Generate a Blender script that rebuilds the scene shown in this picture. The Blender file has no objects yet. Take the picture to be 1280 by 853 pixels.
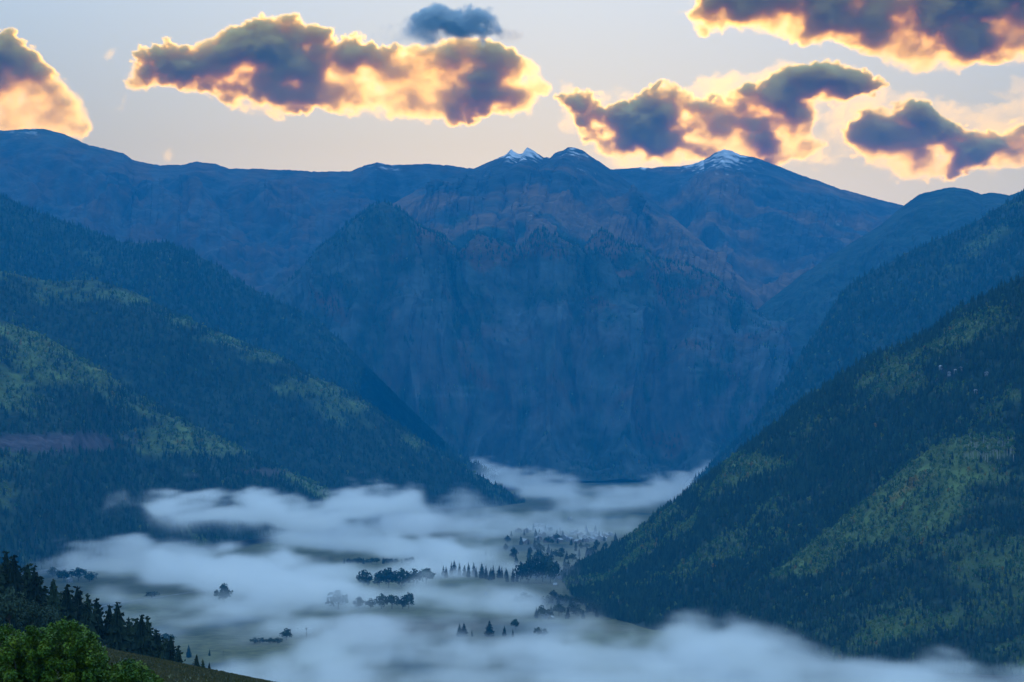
import bpy, bmesh, math, random
import numpy as np
from mathutils import Vector, Matrix

scene = bpy.context.scene
col = scene.collection
random.seed(7)
rng = np.random.default_rng(7)

# ------------------------------------------------------------------ camera
F = 3600.0                      # focal length in photo pixels (1280 wide)
CAM_H = 330.0                   # camera above the valley floor, metres
PITCH = math.atan(63.5 / F)
cam_d = bpy.data.cameras.new("camera")
cam = bpy.data.objects.new("camera", cam_d)
col.objects.link(cam)
cam_d.sensor_width = 36.0
cam_d.lens = 36.0 * F / 1280.0
cam_d.clip_start = 1.0
cam_d.clip_end = 200000.0
cam.location = (0, 0, CAM_H)
cam.rotation_euler = (math.pi / 2 + PITCH, 0, 0)
scene.camera = cam

# ------------------------------------------------------------------ sky, sun, exposure
SUN_EL, SUN_AZ = math.radians(3.6), math.radians(1.2)
world = bpy.data.worlds.new("World")
scene.world = world
world.use_nodes = True
wn = world.node_tree
bg = wn.nodes['Background']
sky = wn.nodes.new('ShaderNodeTexSky')
sky.sky_type = 'NISHITA'
sky.sun_disc = False
sky.sun_elevation = SUN_EL
sky.sun_rotation = SUN_AZ
sky.altitude = 2900
sky.air_density = 1.0
sky.dust_density = 3.2
sky.ozone_density = 1.3
wn.links.new(sky.outputs[0], bg.inputs[0])
bg.inputs[1].default_value = 0.071
veil = wn.nodes.new('ShaderNodeBackground')          # the blue of the upper sky, growing evenly from the horizon to overhead
veil.inputs[0].default_value = (0.45, 0.71, 1.0, 1)
wg = wn.nodes.new('ShaderNodeTexCoord')
ws = wn.nodes.new('ShaderNodeSeparateXYZ'); wn.links.new(wg.outputs['Generated'], ws.inputs[0])
wm = wn.nodes.new('ShaderNodeMapRange'); wm.inputs[1].default_value = 0.085; wm.inputs[2].default_value = 0.27
wm.inputs[3].default_value = 0.0; wm.inputs[4].default_value = 1.45
wn.links.new(ws.outputs[2], wm.inputs[0]); wn.links.new(wm.outputs[0], veil.inputs[1])
add = wn.nodes.new('ShaderNodeAddShader')
wn.links.new(bg.outputs[0], add.inputs[0])
wn.links.new(veil.outputs[0], add.inputs[1])
wn.links.new(add.outputs[0], wn.nodes['World Output'].inputs[0])

sun_d = bpy.data.lights.new("sun", 'SUN')
sun_d.energy = 3.0
sun_d.angle = math.radians(0.53)
sun_d.color = (1.0, 0.54, 0.05)
sun = bpy.data.objects.new("sun", sun_d)
col.objects.link(sun)
sun.location = (0, 0, 3000)
sun.rotation_euler = (-(math.pi / 2 - SUN_EL), 0, -SUN_AZ)

scene.view_settings.view_transform = 'Standard'
scene.view_settings.look = 'None'
scene.view_settings.exposure = 0.0
scene.view_settings.gamma = 1.0
scene.render.engine = 'CYCLES'
cy = scene.cycles
cy.max_bounces = 10
cy.diffuse_bounces = 2
cy.glossy_bounces = 1
cy.transmission_bounces = 2
cy.volume_bounces = 8
cy.transparent_max_bounces = 16
cy.volume_step_rate = 2.0
cy.volume_max_steps = 512
cy.use_denoising = True
cy.use_adaptive_sampling = True
cy.adaptive_threshold = 0.02

# ------------------------------------------------------------------ helpers: projection, noise
CT, ST = math.cos(PITCH), math.sin(PITCH)
def W(px, py, Y):
    """world point at depth Y along the photo ray through (px, py)"""
    px = np.asarray(px, float); py = np.asarray(py, float); Y = np.asarray(Y, float)
    a = (px - 640) / F; b = (426.5 - py) / F
    dy = CT - b * ST
    return np.stack([a / dy * Y, Y + 0 * px, CAM_H + (ST + b * CT) / dy * Y], -1)
def floor_Y(py, z=0.0):
    b = (426.5 - py) / F
    return (z - CAM_H) * (CT - b * ST) / (ST + b * CT)
def WF(px, py, z=0.0):
    return W(px, py, floor_Y(py, z))
def PX(P):
    """photo pixel of world points"""
    y = P[..., 1] * CT + (P[..., 2] - CAM_H) * ST
    z = -P[..., 1] * ST + (P[..., 2] - CAM_H) * CT
    return 640 + F * P[..., 0] / y, 426.5 - F * z / y

def perlin2(x, y, seed=0):
    r = np.random.default_rng(seed)
    perm = np.concatenate([r.permutation(256)] * 2)
    ang = r.random(256) * 2 * np.pi
    gx, gy = np.cos(ang), np.sin(ang)
    xi = np.floor(x).astype(np.int64); yi = np.floor(y).astype(np.int64)
    xf = x - xi; yf = y - yi
    u = xf * xf * xf * (xf * (xf * 6 - 15) + 10); v = yf * yf * yf * (yf * (yf * 6 - 15) + 10)
    def g(ix, iy, fx, fy):
        h = perm[perm[ix & 255] + (iy & 255)]
        return gx[h] * fx + gy[h] * fy
    n00 = g(xi, yi, xf, yf); n10 = g(xi + 1, yi, xf - 1, yf)
    n01 = g(xi, yi + 1, xf, yf - 1); n11 = g(xi + 1, yi + 1, xf - 1, yf - 1)
    a = n00 + u * (n10 - n00); b = n01 + u * (n11 - n01)
    return (a + v * (b - a)) * 1.4
def fbm(x, y, octv=5, seed=0, gain=0.5):
    s = 0; a = 1.0; f = 1.0; n = 0
    for i in range(octv):
        s = s + a * perlin2(x * f + 17.3 * i, y * f - 9.1 * i, seed + i); n += a
        a *= gain; f *= 2.03
    return s / n
def ridged(x, y, octv=5, seed=0, gain=0.5):
    s = 0; a = 1.0; f = 1.0; n = 0
    for i in range(octv):
        s = s + a * (1 - 2 * np.abs(perlin2(x * f + 11.3 * i, y * f + 5.7 * i, seed + i))); n += a
        a *= gain; f *= 2.1
    return s / n
def sstep(a, b, x):
    t = np.clip((x - a) / (b - a), 0, 1)
    return t * t * (3 - 2 * t)
def mixc(c, d, t):
    return c + (np.asarray(d, float) - c) * t[..., None]

def link(o, parent=None):
    col.objects.link(o)
    if parent is not None: o.parent = parent
    return o
def tag(o, label=None, cat=None, group=None, kind=None):
    if label: o['label'] = label
    if cat: o['category'] = cat
    if group: o['group'] = group
    if kind: o['kind'] = kind
    return o

# ------------------------------------------------------------------ materials
def new_mat(name):
    m = bpy.data.materials.new(name); m.use_nodes = True
    return m, m.node_tree, m.node_tree.nodes['Principled BSDF']
def terrain_mat(name, fine, bump, bscale):
    """albedo per vertex (what grows or lies there), mottled by noise, with fine relief"""
    m, nt, b = new_mat(name)
    at = nt.nodes.new('ShaderNodeVertexColor'); at.layer_name = 'albedo'
    tc = nt.nodes.new('ShaderNodeNewGeometry')
    n1 = nt.nodes.new('ShaderNodeTexNoise'); n1.inputs['Scale'].default_value = fine; n1.inputs['Detail'].default_value = 4
    nt.links.new(tc.outputs['Position'], n1.inputs['Vector'])
    mr = nt.nodes.new('ShaderNodeMapRange')
    mr.inputs[1].default_value = 0.3; mr.inputs[2].default_value = 0.7; mr.inputs[3].default_value = 0.55; mr.inputs[4].default_value = 1.45
    nt.links.new(n1.outputs[0], mr.inputs[0])
    mx = nt.nodes.new('ShaderNodeVectorMath'); mx.operation = 'SCALE'
    nt.links.new(at.outputs[0], mx.inputs[0]); nt.links.new(mr.outputs[0], mx.inputs['Scale'])
    nt.links.new(mx.outputs[0], b.inputs['Base Color'])
    b.inputs['Roughness'].default_value = 0.95
    b.inputs['Specular IOR Level'].default_value = 0.1
    n2 = nt.nodes.new('ShaderNodeTexNoise'); n2.inputs['Scale'].default_value = bscale; n2.inputs['Detail'].default_value = 5
    nt.links.new(tc.outputs['Position'], n2.inputs['Vector'])
    bp = nt.nodes.new('ShaderNodeBump'); bp.inputs['Strength'].default_value = 1.0; bp.inputs['Distance'].default_value = bump
    nt.links.new(n2.outputs[0], bp.inputs['Height']); nt.links.new(bp.outputs[0], b.inputs['Normal'])
    return m
MT_FAR = terrain_mat('alpine_slope', 0.012, 14, 0.02)
MT_MID = terrain_mat('wooded_slope', 0.03, 6, 0.05)
MT_NEAR = terrain_mat('valley_floor', 0.06, 1.0, 0.12)
MT_GRASS = terrain_mat('hill_grass', 0.6, 0.12, 1.6)

# ------------------------------------------------------------------ terrain sheets
def grid_object(name, P, colr, mat, label, smooth=True):
    nu, nv = P.shape[:2]
    me = bpy.data.meshes.new(name)
    idx = np.arange(nu * nv).reshape(nu, nv)
    q = np.stack([idx[:-1, :-1], idx[1:, :-1], idx[1:, 1:], idx[:-1, 1:]], -1).reshape(-1, 4)
    me.vertices.add(nu * nv); me.vertices.foreach_set('co', P.reshape(-1).astype(np.float32))
    me.loops.add(q.size); me.loops.foreach_set('vertex_index', q.reshape(-1).astype(np.int32))
    me.polygons.add(len(q)); me.polygons.foreach_set('loop_start', np.arange(0, q.size, 4, dtype=np.int32))
    me.polygons.foreach_set('loop_total', np.full(len(q), 4, dtype=np.int32))
    me.update(calc_edges=True)
    me.polygons.foreach_set('use_smooth', np.full(len(q), smooth))
    ca = me.attributes.new('albedo', 'FLOAT_COLOR', 'POINT')
    c4 = np.ones((nu * nv, 4), np.float32); c4[:, :3] = np.clip(colr.reshape(-1, 3), 0.004, 0.9)
    ca.data.foreach_set('color', c4.reshape(-1))
    me.materials.append(mat)
    o = link(bpy.data.objects.new(name, me))
    return tag(o, label, kind='structure')

def resample(pts, t):
    """pts (px,py,Y[,...]) along chord length in px"""
    pts = np.asarray(pts, float)
    s = np.concatenate([[0], np.cumsum(np.hypot(np.diff(pts[:, 0]), np.diff(pts[:, 1])))]); s /= s[-1]
    return np.stack([np.interp(t, s, pts[:, k]) for k in range(pts.shape[1])], -1)

SLOPES = {}
def mountain(key, name, label, ridge, base, colour, mat, nu=400, nv=180, prof=None, gul=(60, 500), rough=30, jag=6, back=(2500, -60), seed=1, aniso=4.0, spur=(0, 900), strata=0):
    t = np.linspace(0, 1, nu)
    rp = resample(ridge, t); bp_ = resample(base, t)
    R = W(rp[:, 0], rp[:, 1], rp[:, 2]); B = W(bp_[:, 0], bp_[:, 1], bp_[:, 2])
    s = np.concatenate([[0], np.cumsum(np.linalg.norm(np.diff(R, axis=0), axis=1))])
    R[:, 2] += jag * fbm(s / 120.0, s * 0 + seed, 5, seed + 50, 0.6) + 0.5 * jag * fbm(s / 25.0, s * 0 + seed, 3, seed + 51, .6)
    v = np.linspace(0, 1, nv) ** 1.15
    p = prof(v) if prof else 1 - v
    P = np.empty((nu, nv, 3))
    P[..., :2] = R[:, None, :2] * (1 - v)[None, :, None] + B[:, None, :2] * v[None, :, None]
    P[..., 2] = B[:, None, 2] + (R[:, None, 2] - B[:, None, 2]) * p[None, :]
    L = np.linalg.norm(R - B, axis=1)
    Su = np.repeat(s[:, None], nv, 1); Sv = v[None, :] * L[:, None]
    warp = 0.6 * fbm(Su / (gul[1] * 2), Sv / (gul[1] * 2), 3, seed + 9)
    g = ridged(Su / gul[1] + warp, Sv / (gul[1] * aniso) + warp * 0.4, 5, seed, 0.5)
    n = fbm(Su / 260.0, Sv / 260.0, 6, seed + 20, 0.55)
    du = np.gradient(P, axis=0); dv = np.gradient(P, axis=1)
    N = np.cross(du, dv); N /= np.linalg.norm(N, axis=-1, keepdims=True) + 1e-9
    N *= np.where(N[..., 2:3] < 0, -1, 1)
    env = sstep(0.0, 0.22, v)[None, :] * (0.08 + 0.92 * (1 - sstep(0.78, 1.0, v)))[None, :]
    sp = 1 - 2 * np.abs(perlin2(Su / spur[1] + 0.25 * warp, Sv / (spur[1] * 6), seed + 70)) ** 0.8
    st = strata * np.tanh(4 * perlin2(P[..., 2] / 42 + 0.3 * n, Su / 2500, seed + 71))
    env = env * (sstep(0, 0.07, t) * sstep(1, 0.93, t) * np.clip(L / 1300, 0.1, 1))[:, None]
    P = P + N * (env * (gul[0] * (g - 0.35) + rough * n + spur[0] * (sp - 0.3) + st * sstep(0.25, 0.45, v)[None, :]))[..., None]
    px, py = PX(P)
    C = colour(P, px, py, np.repeat(v[None], nu, 0), g, n)
    SLOPES[key] = (P.copy(), C.copy(), px, py, g, n)
    nb = 10
    vb = np.linspace(1, 0, nb + 1)[:-1]
    K = np.empty((nu, nb, 3))
    bdir = R[:, :2] / np.linalg.norm(R[:, :2], axis=1, keepdims=True)
    K[..., :2] = R[:, None, :2] + bdir[:, None, :] * (vb * back[0])[None, :, None]
    K[..., 2] = R[:, None, 2] + (back[1] - R[:, None, 2]) * (vb ** 1.2)[None, :] + np.clip(0.08 * R[:, None, 2], 0, 40) * fbm(Su[:, :1] / 300 + 0 * vb, vb[None] * 8 + 0 * Su[:, :1], 3, seed + 3) * (vb * (1 - vb) * 4)[None]
    full = np.concatenate([K, P], 1)
    Cf = np.concatenate([np.repeat(C[:, :1], nb, 1), C], 1)
    return grid_object(name, full, Cf, mat, label)

FOREST = np.array([0.016, 0.030, 0.022]); ASPEN = np.array([0.080, 0.115, 0.035]); GOLD = np.array([0.16, 0.12, 0.025])
TUNDRA = np.array([0.095, 0.058, 0.034]); ROCK = np.array([0.032, 0.047, 0.056]); RED = np.array([0.052, 0.050, 0.052]); SNOW = np.array([0.62, 0.66, 0.70])
MEADOW = np.array([0.10, 0.10, 0.045])
def nz(P, wl, seed, o=5): return fbm(P[..., 0] / wl, P[..., 1] / wl + P[..., 2] / wl * 0.7, o, seed)

def col_far(P, px, py, v, g, n):
    c = np.broadcast_to(ROCK * 0.4, P.shape).copy()
    c = mixc(c, TUNDRA * .4, sstep(-0.15, 0.35, nz(P, 700, 3) + 0.25 * g))
    c = mixc(c, FOREST, sstep(0.55, 0.85, v + 0.35 * nz(P, 500, 4)))
    c = mixc(c, TUNDRA * 0.7, 0.7 * sstep(0.2, 0.6, g) * sstep(-0.2, 0.2, nz(P, 260, 9)))
    c = mixc(c, ROCK * 1.0, 0.6 * sstep(0.35, 0.7, ridged(P[..., 0] / 160, P[..., 2] / 400, 4, 5)))
    return mixc(c, SNOW, 0.42 * sstep(-0.1, 0.4, g * 0.6 + 1.3 * nz(P, 70, 6) - 1.15 + 0.75 * sstep(190, 163, py) * sstep(80, 40, px) + 1.35 * np.exp(-((px - 485) / 30) ** 2) * sstep(226, 204, py)))
def col_peak(P, px, py, v, g, n):
    c = np.broadcast_to(ROCK * 0.7, P.shape).copy()
    c = mixc(c, TUNDRA * 1.05, sstep(-0.1, 0.3, nz(P, 420, 13) + 0.5 * sstep(200, 290, py) - 0.2))
    c = mixc(c, FOREST, sstep(0.1, 0.35, nz(P, 260, 14) - 0.55 + 0.9 * sstep(235, 300, py) * (px < 760)))
    k = 0.9 * np.exp(-((px - 650) / 34) ** 2) * sstep(214, 188, py) + 0.42 * np.exp(-((px - 722) / 22) ** 2) * sstep(225, 184, py)
    return mixc(c, SNOW, 0.75 * sstep(0.5, 0.85, k + 0.9 * nz(P, 55, 16) + 0.15 * g))
def col_east(P, px, py, v, g, n):
    c = np.broadcast_to(ROCK * 0.8, P.shape).copy()
    c = mixc(c, TUNDRA, sstep(-0.1, 0.35, nz(P, 420, 23) + 0.5 * sstep(0.3, 0.9, v)))
    c = mixc(c, FOREST, sstep(0.2, 0.5, nz(P, 300, 24) - 0.3 + 0.4 * sstep(0.6, 1, v)))
    k = 0.85 * np.exp(-((px - 907) / 34) ** 2) * sstep(226, 188, py) + 0.45 * sstep(222, 206, py) * (px > 780) * (px < 880)
    return mixc(c, SNOW, 0.7 * sstep(0.5, 0.9, k + 0.9 * nz(P, 55, 26) + 0.2 * g))
def col_wall(P, px, py, v, g, n):
    c = np.broadcast_to(FOREST * 1.05, P.shape).copy()
    band = sstep(360, 420, py) * sstep(565, 520, py) * sstep(440, 520, px)
    vs = ridged(P[..., 0] / 90 + 0.5 * n, P[..., 2] / 260, 5, 35)
    c = mixc(c, RED * 1.0, np.clip(sstep(0.25, 0.65, vs + 0.5 * nz(P, 300, 33)), 0, 1) * (0.15 + 0.6 * band))
    strata = np.abs(perlin2(P[..., 2] / 30 + 0.4 * n, P[..., 0] / 1800, 37))
    c = mixc(c, ROCK * 2.4, 0.45 * band * sstep(0.3, 0.5, strata) * sstep(-0.2, 0.3, nz(P, 250, 38)))
    c = mixc(c, ROCK * 1.5, 0.6 * sstep(0.25, 0.6, g) * sstep(-0.3, 0.2, nz(P, 200, 39)) * sstep(280, 360, py))
    c = mixc(c, TUNDRA * 0.65, sstep(0.0, 0.35, nz(P, 240, 34) + 0.5 * sstep(345, 290, py) * (px > 520) - 0.12))
    c = mixc(c, TUNDRA * 0.85, sstep(0.1, 0.3, 0.9 * sstep(700, 900, px) * sstep(420, 330, py) + nz(P, 150, 36) - 0.45))
    return c
def col_wood(seed, asp=0.0, gold=0.0, zones=(), bare=()):
    def f(P, px, py, v, g, n):
        c = np.broadcast_to(FOREST, P.shape).copy()
        k = nz(P, 420, seed) + 0.5 * nz(P, 110, seed + 1) + asp
        for (cx, cy, rx, ry, w) in zones:
            k = k + w * np.exp(-((px - cx) / rx) ** 2 - ((py - cy) / ry) ** 2)
        c = mixc(c, ASPEN, sstep(0.08, 0.75, k + 0.25 * nz(P, 45, seed + 8)))
        c = mixc(c, GOLD, 0.8 * sstep(0.45, 0.8, k + gold + 0.7 * nz(P, 90, seed + 2) - 0.35))
        for (cx, cy, rx, ry, cc) in bare:
            c = mixc(c, cc, sstep(0.75, 0.2, np.hypot((px - cx) / rx, (py - cy) / ry) + 0.35 * nz(P, 70, seed + 5)))
        return c
    return f

mountain('far', 'mountain', 'long blue ridge on the skyline with a rounded summit and thin snow',
         [(-60, 165, 15500), (0, 163, 15500), (30, 162, 15500), (55, 161, 15500), (80, 168, 15500), (110, 181, 15500), (140, 188, 15500), (155, 192, 15500), (165, 200, 15600), (200, 207, 15600), (230, 206, 15700), (245, 202, 15700), (268, 205, 15700), (288, 211, 15700), (320, 211, 15800), (360, 213, 15800), (410, 215, 15800), (440, 214, 15900), (458, 206, 15900), (472, 203, 15900), (490, 207, 15900), (505, 206, 15900), (535, 205, 15900), (562, 207, 15900), (590, 211, 15900), (640, 215, 15900)],
         [(-100, 470, 10500), (200, 440, 11500), (350, 420, 12200), (500, 400, 12800), (640, 360, 13400)],
         col_far, MT_FAR, nu=460, nv=200, prof=lambda v: (1 - v) ** 1.25, gul=(210, 800), rough=70, jag=9, seed=3)
mountain('peak', 'mountain', 'central massif with twin snowy notched summits above brown alpine slopes',
         [(430, 300, 13800), (480, 262, 14000), (520, 238, 14200), (560, 222, 14400), (600, 208, 14600), (618, 200, 14600), (632, 193, 14600), (639, 187, 14600), (643, 190, 14600), (649, 193, 14600), (653, 192, 14600), (659, 184.5, 14600), (664, 187, 14600), (672, 192, 14600), (680, 197, 14600), (688, 197, 14500), (694, 191, 14500), (704, 188, 14500), (710, 184.5, 14500), (718, 184.5, 14500), (728, 188, 14500), (738, 195, 14450), (750, 203, 14450), (764, 212, 14400), (790, 232, 14300), (830, 262, 14000), (880, 305, 13600), (930, 350, 13200), (960, 385, 13000)],
         [(330, 480, 11300), (480, 440, 11300), (640, 430, 11400), (800, 440, 11500), (960, 450, 12000)],
         col_peak, MT_FAR, nu=560, nv=220, prof=lambda v: (1 - v) ** 1.15, gul=(130, 560), rough=60, jag=7, seed=5, spur=(120, 800))
mountain('east', 'mountain', 'broad snow dusted summit right of the notched peaks',
         [(730, 216, 16200), (764, 212, 16200), (785, 211, 16200), (800, 209, 16200), (815, 211, 16200), (830, 208, 16200), (850, 208, 16200), (872, 204, 16200), (886, 197, 16200), (893, 191, 16200), (905, 186.5, 16200), (915, 189, 16200), (925, 194, 16200), (945, 197, 16200), (975, 209, 16200), (1010, 222, 16200), (1050, 236, 16200), (1085, 246, 16200), (1125, 256, 16200), (1180, 275, 16200), (1260, 300, 16200)],
         [(700, 440, 12600), (830, 430, 12700), (960, 420, 12700), (1100, 420, 12800), (1200, 420, 13000)],
         col_east, MT_FAR, nu=480, nv=190, prof=lambda v: (1 - v) ** 1.35, gul=(190, 650), rough=65, jag=8, seed=8)
mountain('wall', 'mountain', 'steep wooded headwall with banded pink cliffs closing the valley',
         [(300, 420, 11400), (345, 362, 11500), (392, 325, 11600), (440, 279, 11700), (462, 260, 11700), (480, 252, 11700), (500, 262, 11700), (515, 276, 11680), (545, 300, 11650), (575, 316, 11600), (598, 292, 11650), (622, 300, 11650), (648, 312, 11620), (676, 284, 11700), (704, 300, 11700), (728, 312, 11700), (752, 288, 11800), (785, 306, 11850), (815, 322, 11900), (860, 332, 12000), (920, 368, 12000), (960, 400, 11900), (1000, 452, 11700), (1030, 500, 11500)],
         [(300, 606, 10300), (480, 604, 10350), (640, 602, 10400), (800, 600, 10450), (1030, 598, 10500)],
         col_wall, MT_FAR, nu=700, nv=300, prof=lambda v: 1 - (0.42 * sstep(0, 0.55, v) * 1.0 + 0.43 * sstep(0.45, 0.72, v) + 0.15 * np.clip(v, 0, 1) ** 1.5), gul=(95, 330), rough=50, jag=7, seed=11, spur=(120, 620))
mountain('notch', 'mountain', 'distant dark rounded mountain at the low notch of the skyline',
         [(930, 400, 12800), (1000, 345, 13000), (1060, 306, 13300), (1100, 282, 13400), (1128, 258, 13500), (1150, 243, 13500), (1172, 237, 13500), (1192, 234, 13500), (1210, 237, 13500), (1226, 243, 13500), (1238, 241, 13500), (1250, 242, 13500), (1262, 244, 13500), (1285, 236, 13500), (1340, 215, 13500)],
         [(900, 500, 11600), (1000, 500, 11000), (1150, 480, 10800), (1340, 460, 10800)],
         col_wood(41, -0.2, -0.5), MT_FAR, nu=360, nv=160, gul=(90, 500), rough=50, jag=6, seed=14)
mountain('spur', 'mountain', 'dark blue wooded ridge falling steeply into the valley behind the near slope',
         [(1340, 205, 9200), (1285, 238, 9300), (1250, 258, 9300), (1216, 280, 9300), (1180, 296, 9300), (1149, 308, 9300), (1105, 332, 9300), (1062, 355, 9300), (1046, 376, 9300), (1020, 415, 9250), (1000, 445, 9200), (970, 490, 9200), (945, 525, 9200), (900, 572, 9200), (868, 600, 9200)],
         [(1340, 640, 7000), (1200, 640, 7300), (1060, 630, 7700), (960, 625, 8200), (860, 615, 9000)],
         col_wood(47, -0.1, -0.3), MT_MID, nu=420, nv=200, gul=(70, 330), rough=35, jag=7, seed=17)
mountain('slope', 'mountain', 'near dark green mountainside with gold aspen groves filling the lower right',
         [(1420, 280, 4500), (1340, 315, 4600), (1280, 345, 4700), (1240, 365, 4750), (1200, 385, 4800), (1165, 412, 4850), (1130, 430, 4900), (1080, 450, 4950), (1040, 478, 5000), (1000, 503, 5050), (970, 530, 5050), (940, 553, 5100), (910, 578, 5100), (880, 600, 5150), (850, 624, 5200), (820, 645, 5250), (790, 670, 5300), (760, 690, 5350), (725, 708, 5400)],
         [(1420, 850, 3350), (1280, 838, 3450), (1150, 832, 3500), (1000, 815, 3700), (900, 798, 3880), (815, 788, 4000), (745, 768, 4270), (712, 742, 4710), (700, 722, 5120)],
         col_wood(53, 0.02, -0.05, [(960, 590, 50, 16, .5), (905, 570, 22, 14, .6), (860, 605, 25, 14, .6), (830, 640, 20, 12, .35), (1170, 490, 90, 12, .35), (1230, 430, 60, 30, .3), (790, 665, 25, 25, .3), (1150, 480, 90, 14, .3), (1110, 455, 40, 16, .4), (1000, 530, 40, 22, .3), (940, 580, 40, 12, .3), (1250, 560, 30, 60, .2), (1260, 400, 40, 20, .3)], [(1182, 465, 46, 13, ROCK * 0.45)]), MT_MID, nu=480, nv=260, gul=(32, 240), rough=20, spur=(24, 520), jag=4, back=(1800, -60), seed=23)
mountain('knee', 'hill', 'yellow green aspen spur in front of the near mountainside',
         [(1420, 540, 3900), (1340, 545, 3900), (1280, 548, 3900), (1230, 544, 3920), (1195, 547, 3930), (1165, 560, 3950), (1130, 585, 3960), (1080, 628, 3970), (1040, 660, 3980), (1000, 690, 3980), (960, 722, 3970), (920, 752, 3950), (895, 778, 3940)],
         [(1420, 850, 3200), (1280, 845, 3250), (1150, 842, 3300), (1040, 828, 3450), (960, 815, 3600), (905, 802, 3780)],
         col_wood(59, -0.05, -0.5, [(1075, 650, 80, 34, 1.1), (1160, 590, 65, 26, 1.0), (1000, 705, 55, 22, .85), (1210, 560, 45, 22, .6), (1130, 620, 60, 30, .6), (1160, 790, 70, 22, .45), (940, 750, 40, 15, .3)]), MT_MID, nu=380, nv=220, gul=(22, 150), rough=12, jag=3, back=(700, -60), seed=29)
mountain('left_a', 'mountain', 'dark blue forested shoulder sloping down from the upper left edge',
         [(-80, 205, 10300), (0, 243, 10300), (30, 258, 10300), (60, 270, 10300), (94, 281, 10300), (125, 293, 10300), (150, 302, 10300), (180, 304, 10300), (210, 303, 10250), (245, 318, 10200), (277, 336, 10200), (300, 352, 10100), (326, 366, 10100), (360, 382, 9950), (394, 398, 9950), (430, 428, 9900), (470, 468, 9820), (510, 508, 9760), (550, 546, 9720), (585, 578, 9700), (620, 596, 9720), (650, 606, 9800), (672, 613, 9850)],
         [(-100, 560, 7600), (100, 580, 7800), (300, 600, 8300), (470, 605, 10300), (590, 604, 9500), (676, 615, 9800)],
         col_wood(61, -0.12, -0.3), MT_MID, nu=440, nv=190, gul=(60, 380), rough=34, spur=(150, 900), jag=8, back=(2500, -60), seed=31)
mountain('left_b', 'mountain', 'forested left mountainside with a pale grassy crest running down to the fog',
         [(-80, 325, 7700), (0, 340, 7700), (70, 352, 7750), (120, 350, 7750), (170, 366, 7800), (200, 381, 7800), (230, 396, 7850), (265, 412, 7850), (300, 425, 7900), (330, 436, 7900), (360, 452, 7950), (400, 474, 8000), (430, 486, 8000), (460, 503, 8050), (490, 524, 8100), (520, 546, 8150), (545, 562, 8200), (580, 584, 8300), (615, 604, 8450), (640, 617, 8600), (662, 628, 8750)],
         [(-100, 640, 6300), (100, 640, 6500), (300, 640, 7100), (470, 640, 7600), (600, 634, 8150), (668, 632, 8650)],
         col_wood(67, 0.0, -0.1, [(180, 374, 60, 9, .6), (230, 402, 40, 9, .6), (280, 424, 50, 9, .65), (340, 448, 50, 9, .5), (400, 482, 60, 10, .42), (450, 508, 50, 9, .45), (520, 552, 40, 9, .45), (420, 530, 60, 14, .25), (350, 490, 50, 10, .2), (300, 470, 60, 20, -.4), (200, 430, 60, 20, -.4), (150, 440, 50, 16, -.5), (250, 500, 60, 22, -.6), (330, 555, 60, 20, -.6), (420, 600, 60, 16, -.5), (80, 370, 60, 12, .35)]), MT_MID, nu=460, nv=210, gul=(50, 330), rough=30, spur=(130, 760), jag=7, back=(1500, -60), seed=37)
mountain('left_c', 'hill', 'nearer left hill with green and gold aspen patches above a bare purple slope',
         [(-100, 385, 6300), (-20, 396, 6300), (0, 400, 6300), (25, 409, 6300), (50, 417, 6300), (90, 440, 6350), (130, 466, 6400), (170, 490, 6450), (210, 512, 6500), (250, 535, 6600), (300, 560, 6700), (350, 584, 6850), (400, 610, 7050), (440, 628, 7250), (480, 645, 7400)],
         [(-120, 745, 4550), (0, 722, 5000), (100, 704, 5400), (200, 690, 5750), (300, 676, 6150), (400, 664, 6600), (490, 655, 7150)],
         col_wood(73, 0.0, -0.1, [(10, 412, 40, 10, .8), (60, 430, 40, 12, .6), (25, 460, 50, 40, .45), (120, 470, 50, 20, .3), (180, 505, 40, 20, .5), (240, 545, 60, 20, .75), (290, 565, 40, 16, .55), (200, 560, 40, 14, .5), (360, 600, 50, 12, .5), (120, 458, 30, 9, .5), (300, 555, 40, 12, .4), (420, 618, 40, 8, .4), (100, 520, 60, 20, -.4), (150, 610, 120, 30, -.3)], [(60, 553, 190, 24, np.array([.052, .042, .050])), (330, 590, 60, 9, np.array([.05, .045, .04]))]), MT_MID, nu=440, nv=230, gul=(45, 300), rough=24, spur=(90, 620), jag=6, back=(1200, -60), seed=43)

# ------------------------------------------------------------------ valley floor and the hill the camera stands on
def ground_z(x, y):
    return 2.5 * fbm(x / 300, y / 300, 4, 80) * (np.abs(x) < 1800) * (y > 2400)
def ground_sheet():
    xs = np.unique(np.concatenate([np.linspace(-26000, -1800, 20), np.linspace(-1800, 1800, 240), np.linspace(1800, 26000, 20)]))
    ys = np.unique(np.concatenate([np.linspace(-6000, 2400, 14), np.linspace(2400, 11500, 420), np.linspace(11500, 26000, 14)]))
    X, Y = np.meshgrid(xs, ys, indexing='ij')
    Z = ground_z(X, Y)
    P = np.stack([X, Y, Z], -1)
    c = np.broadcast_to(MEADOW * 0.75, P.shape).copy()
    fx = np.floor(X / 260 + 0.25 * np.sin(Y / 700)); fy = np.floor(Y / 420 + 0.2 * np.sin(X / 400))
    h = np.abs(np.sin(fx * 12.9898 + fy * 78.233) * 43758.5453) % 1.0
    c = c * (0.65 + 0.7 * h)[..., None]
    c = mixc(c, TUNDRA, 0.5 * sstep(0.1, 0.4, fbm(X / 500, Y / 900, 4, 82)))
    c = mixc(c, FOREST, sstep(0.12, 0.3, fbm(X / 160, Y / 420, 5, 83)))
    grid_object('ground', P, c, MT_NEAR, 'flat valley floor of pasture and dark brush under the fog')
ground_sheet()
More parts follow.
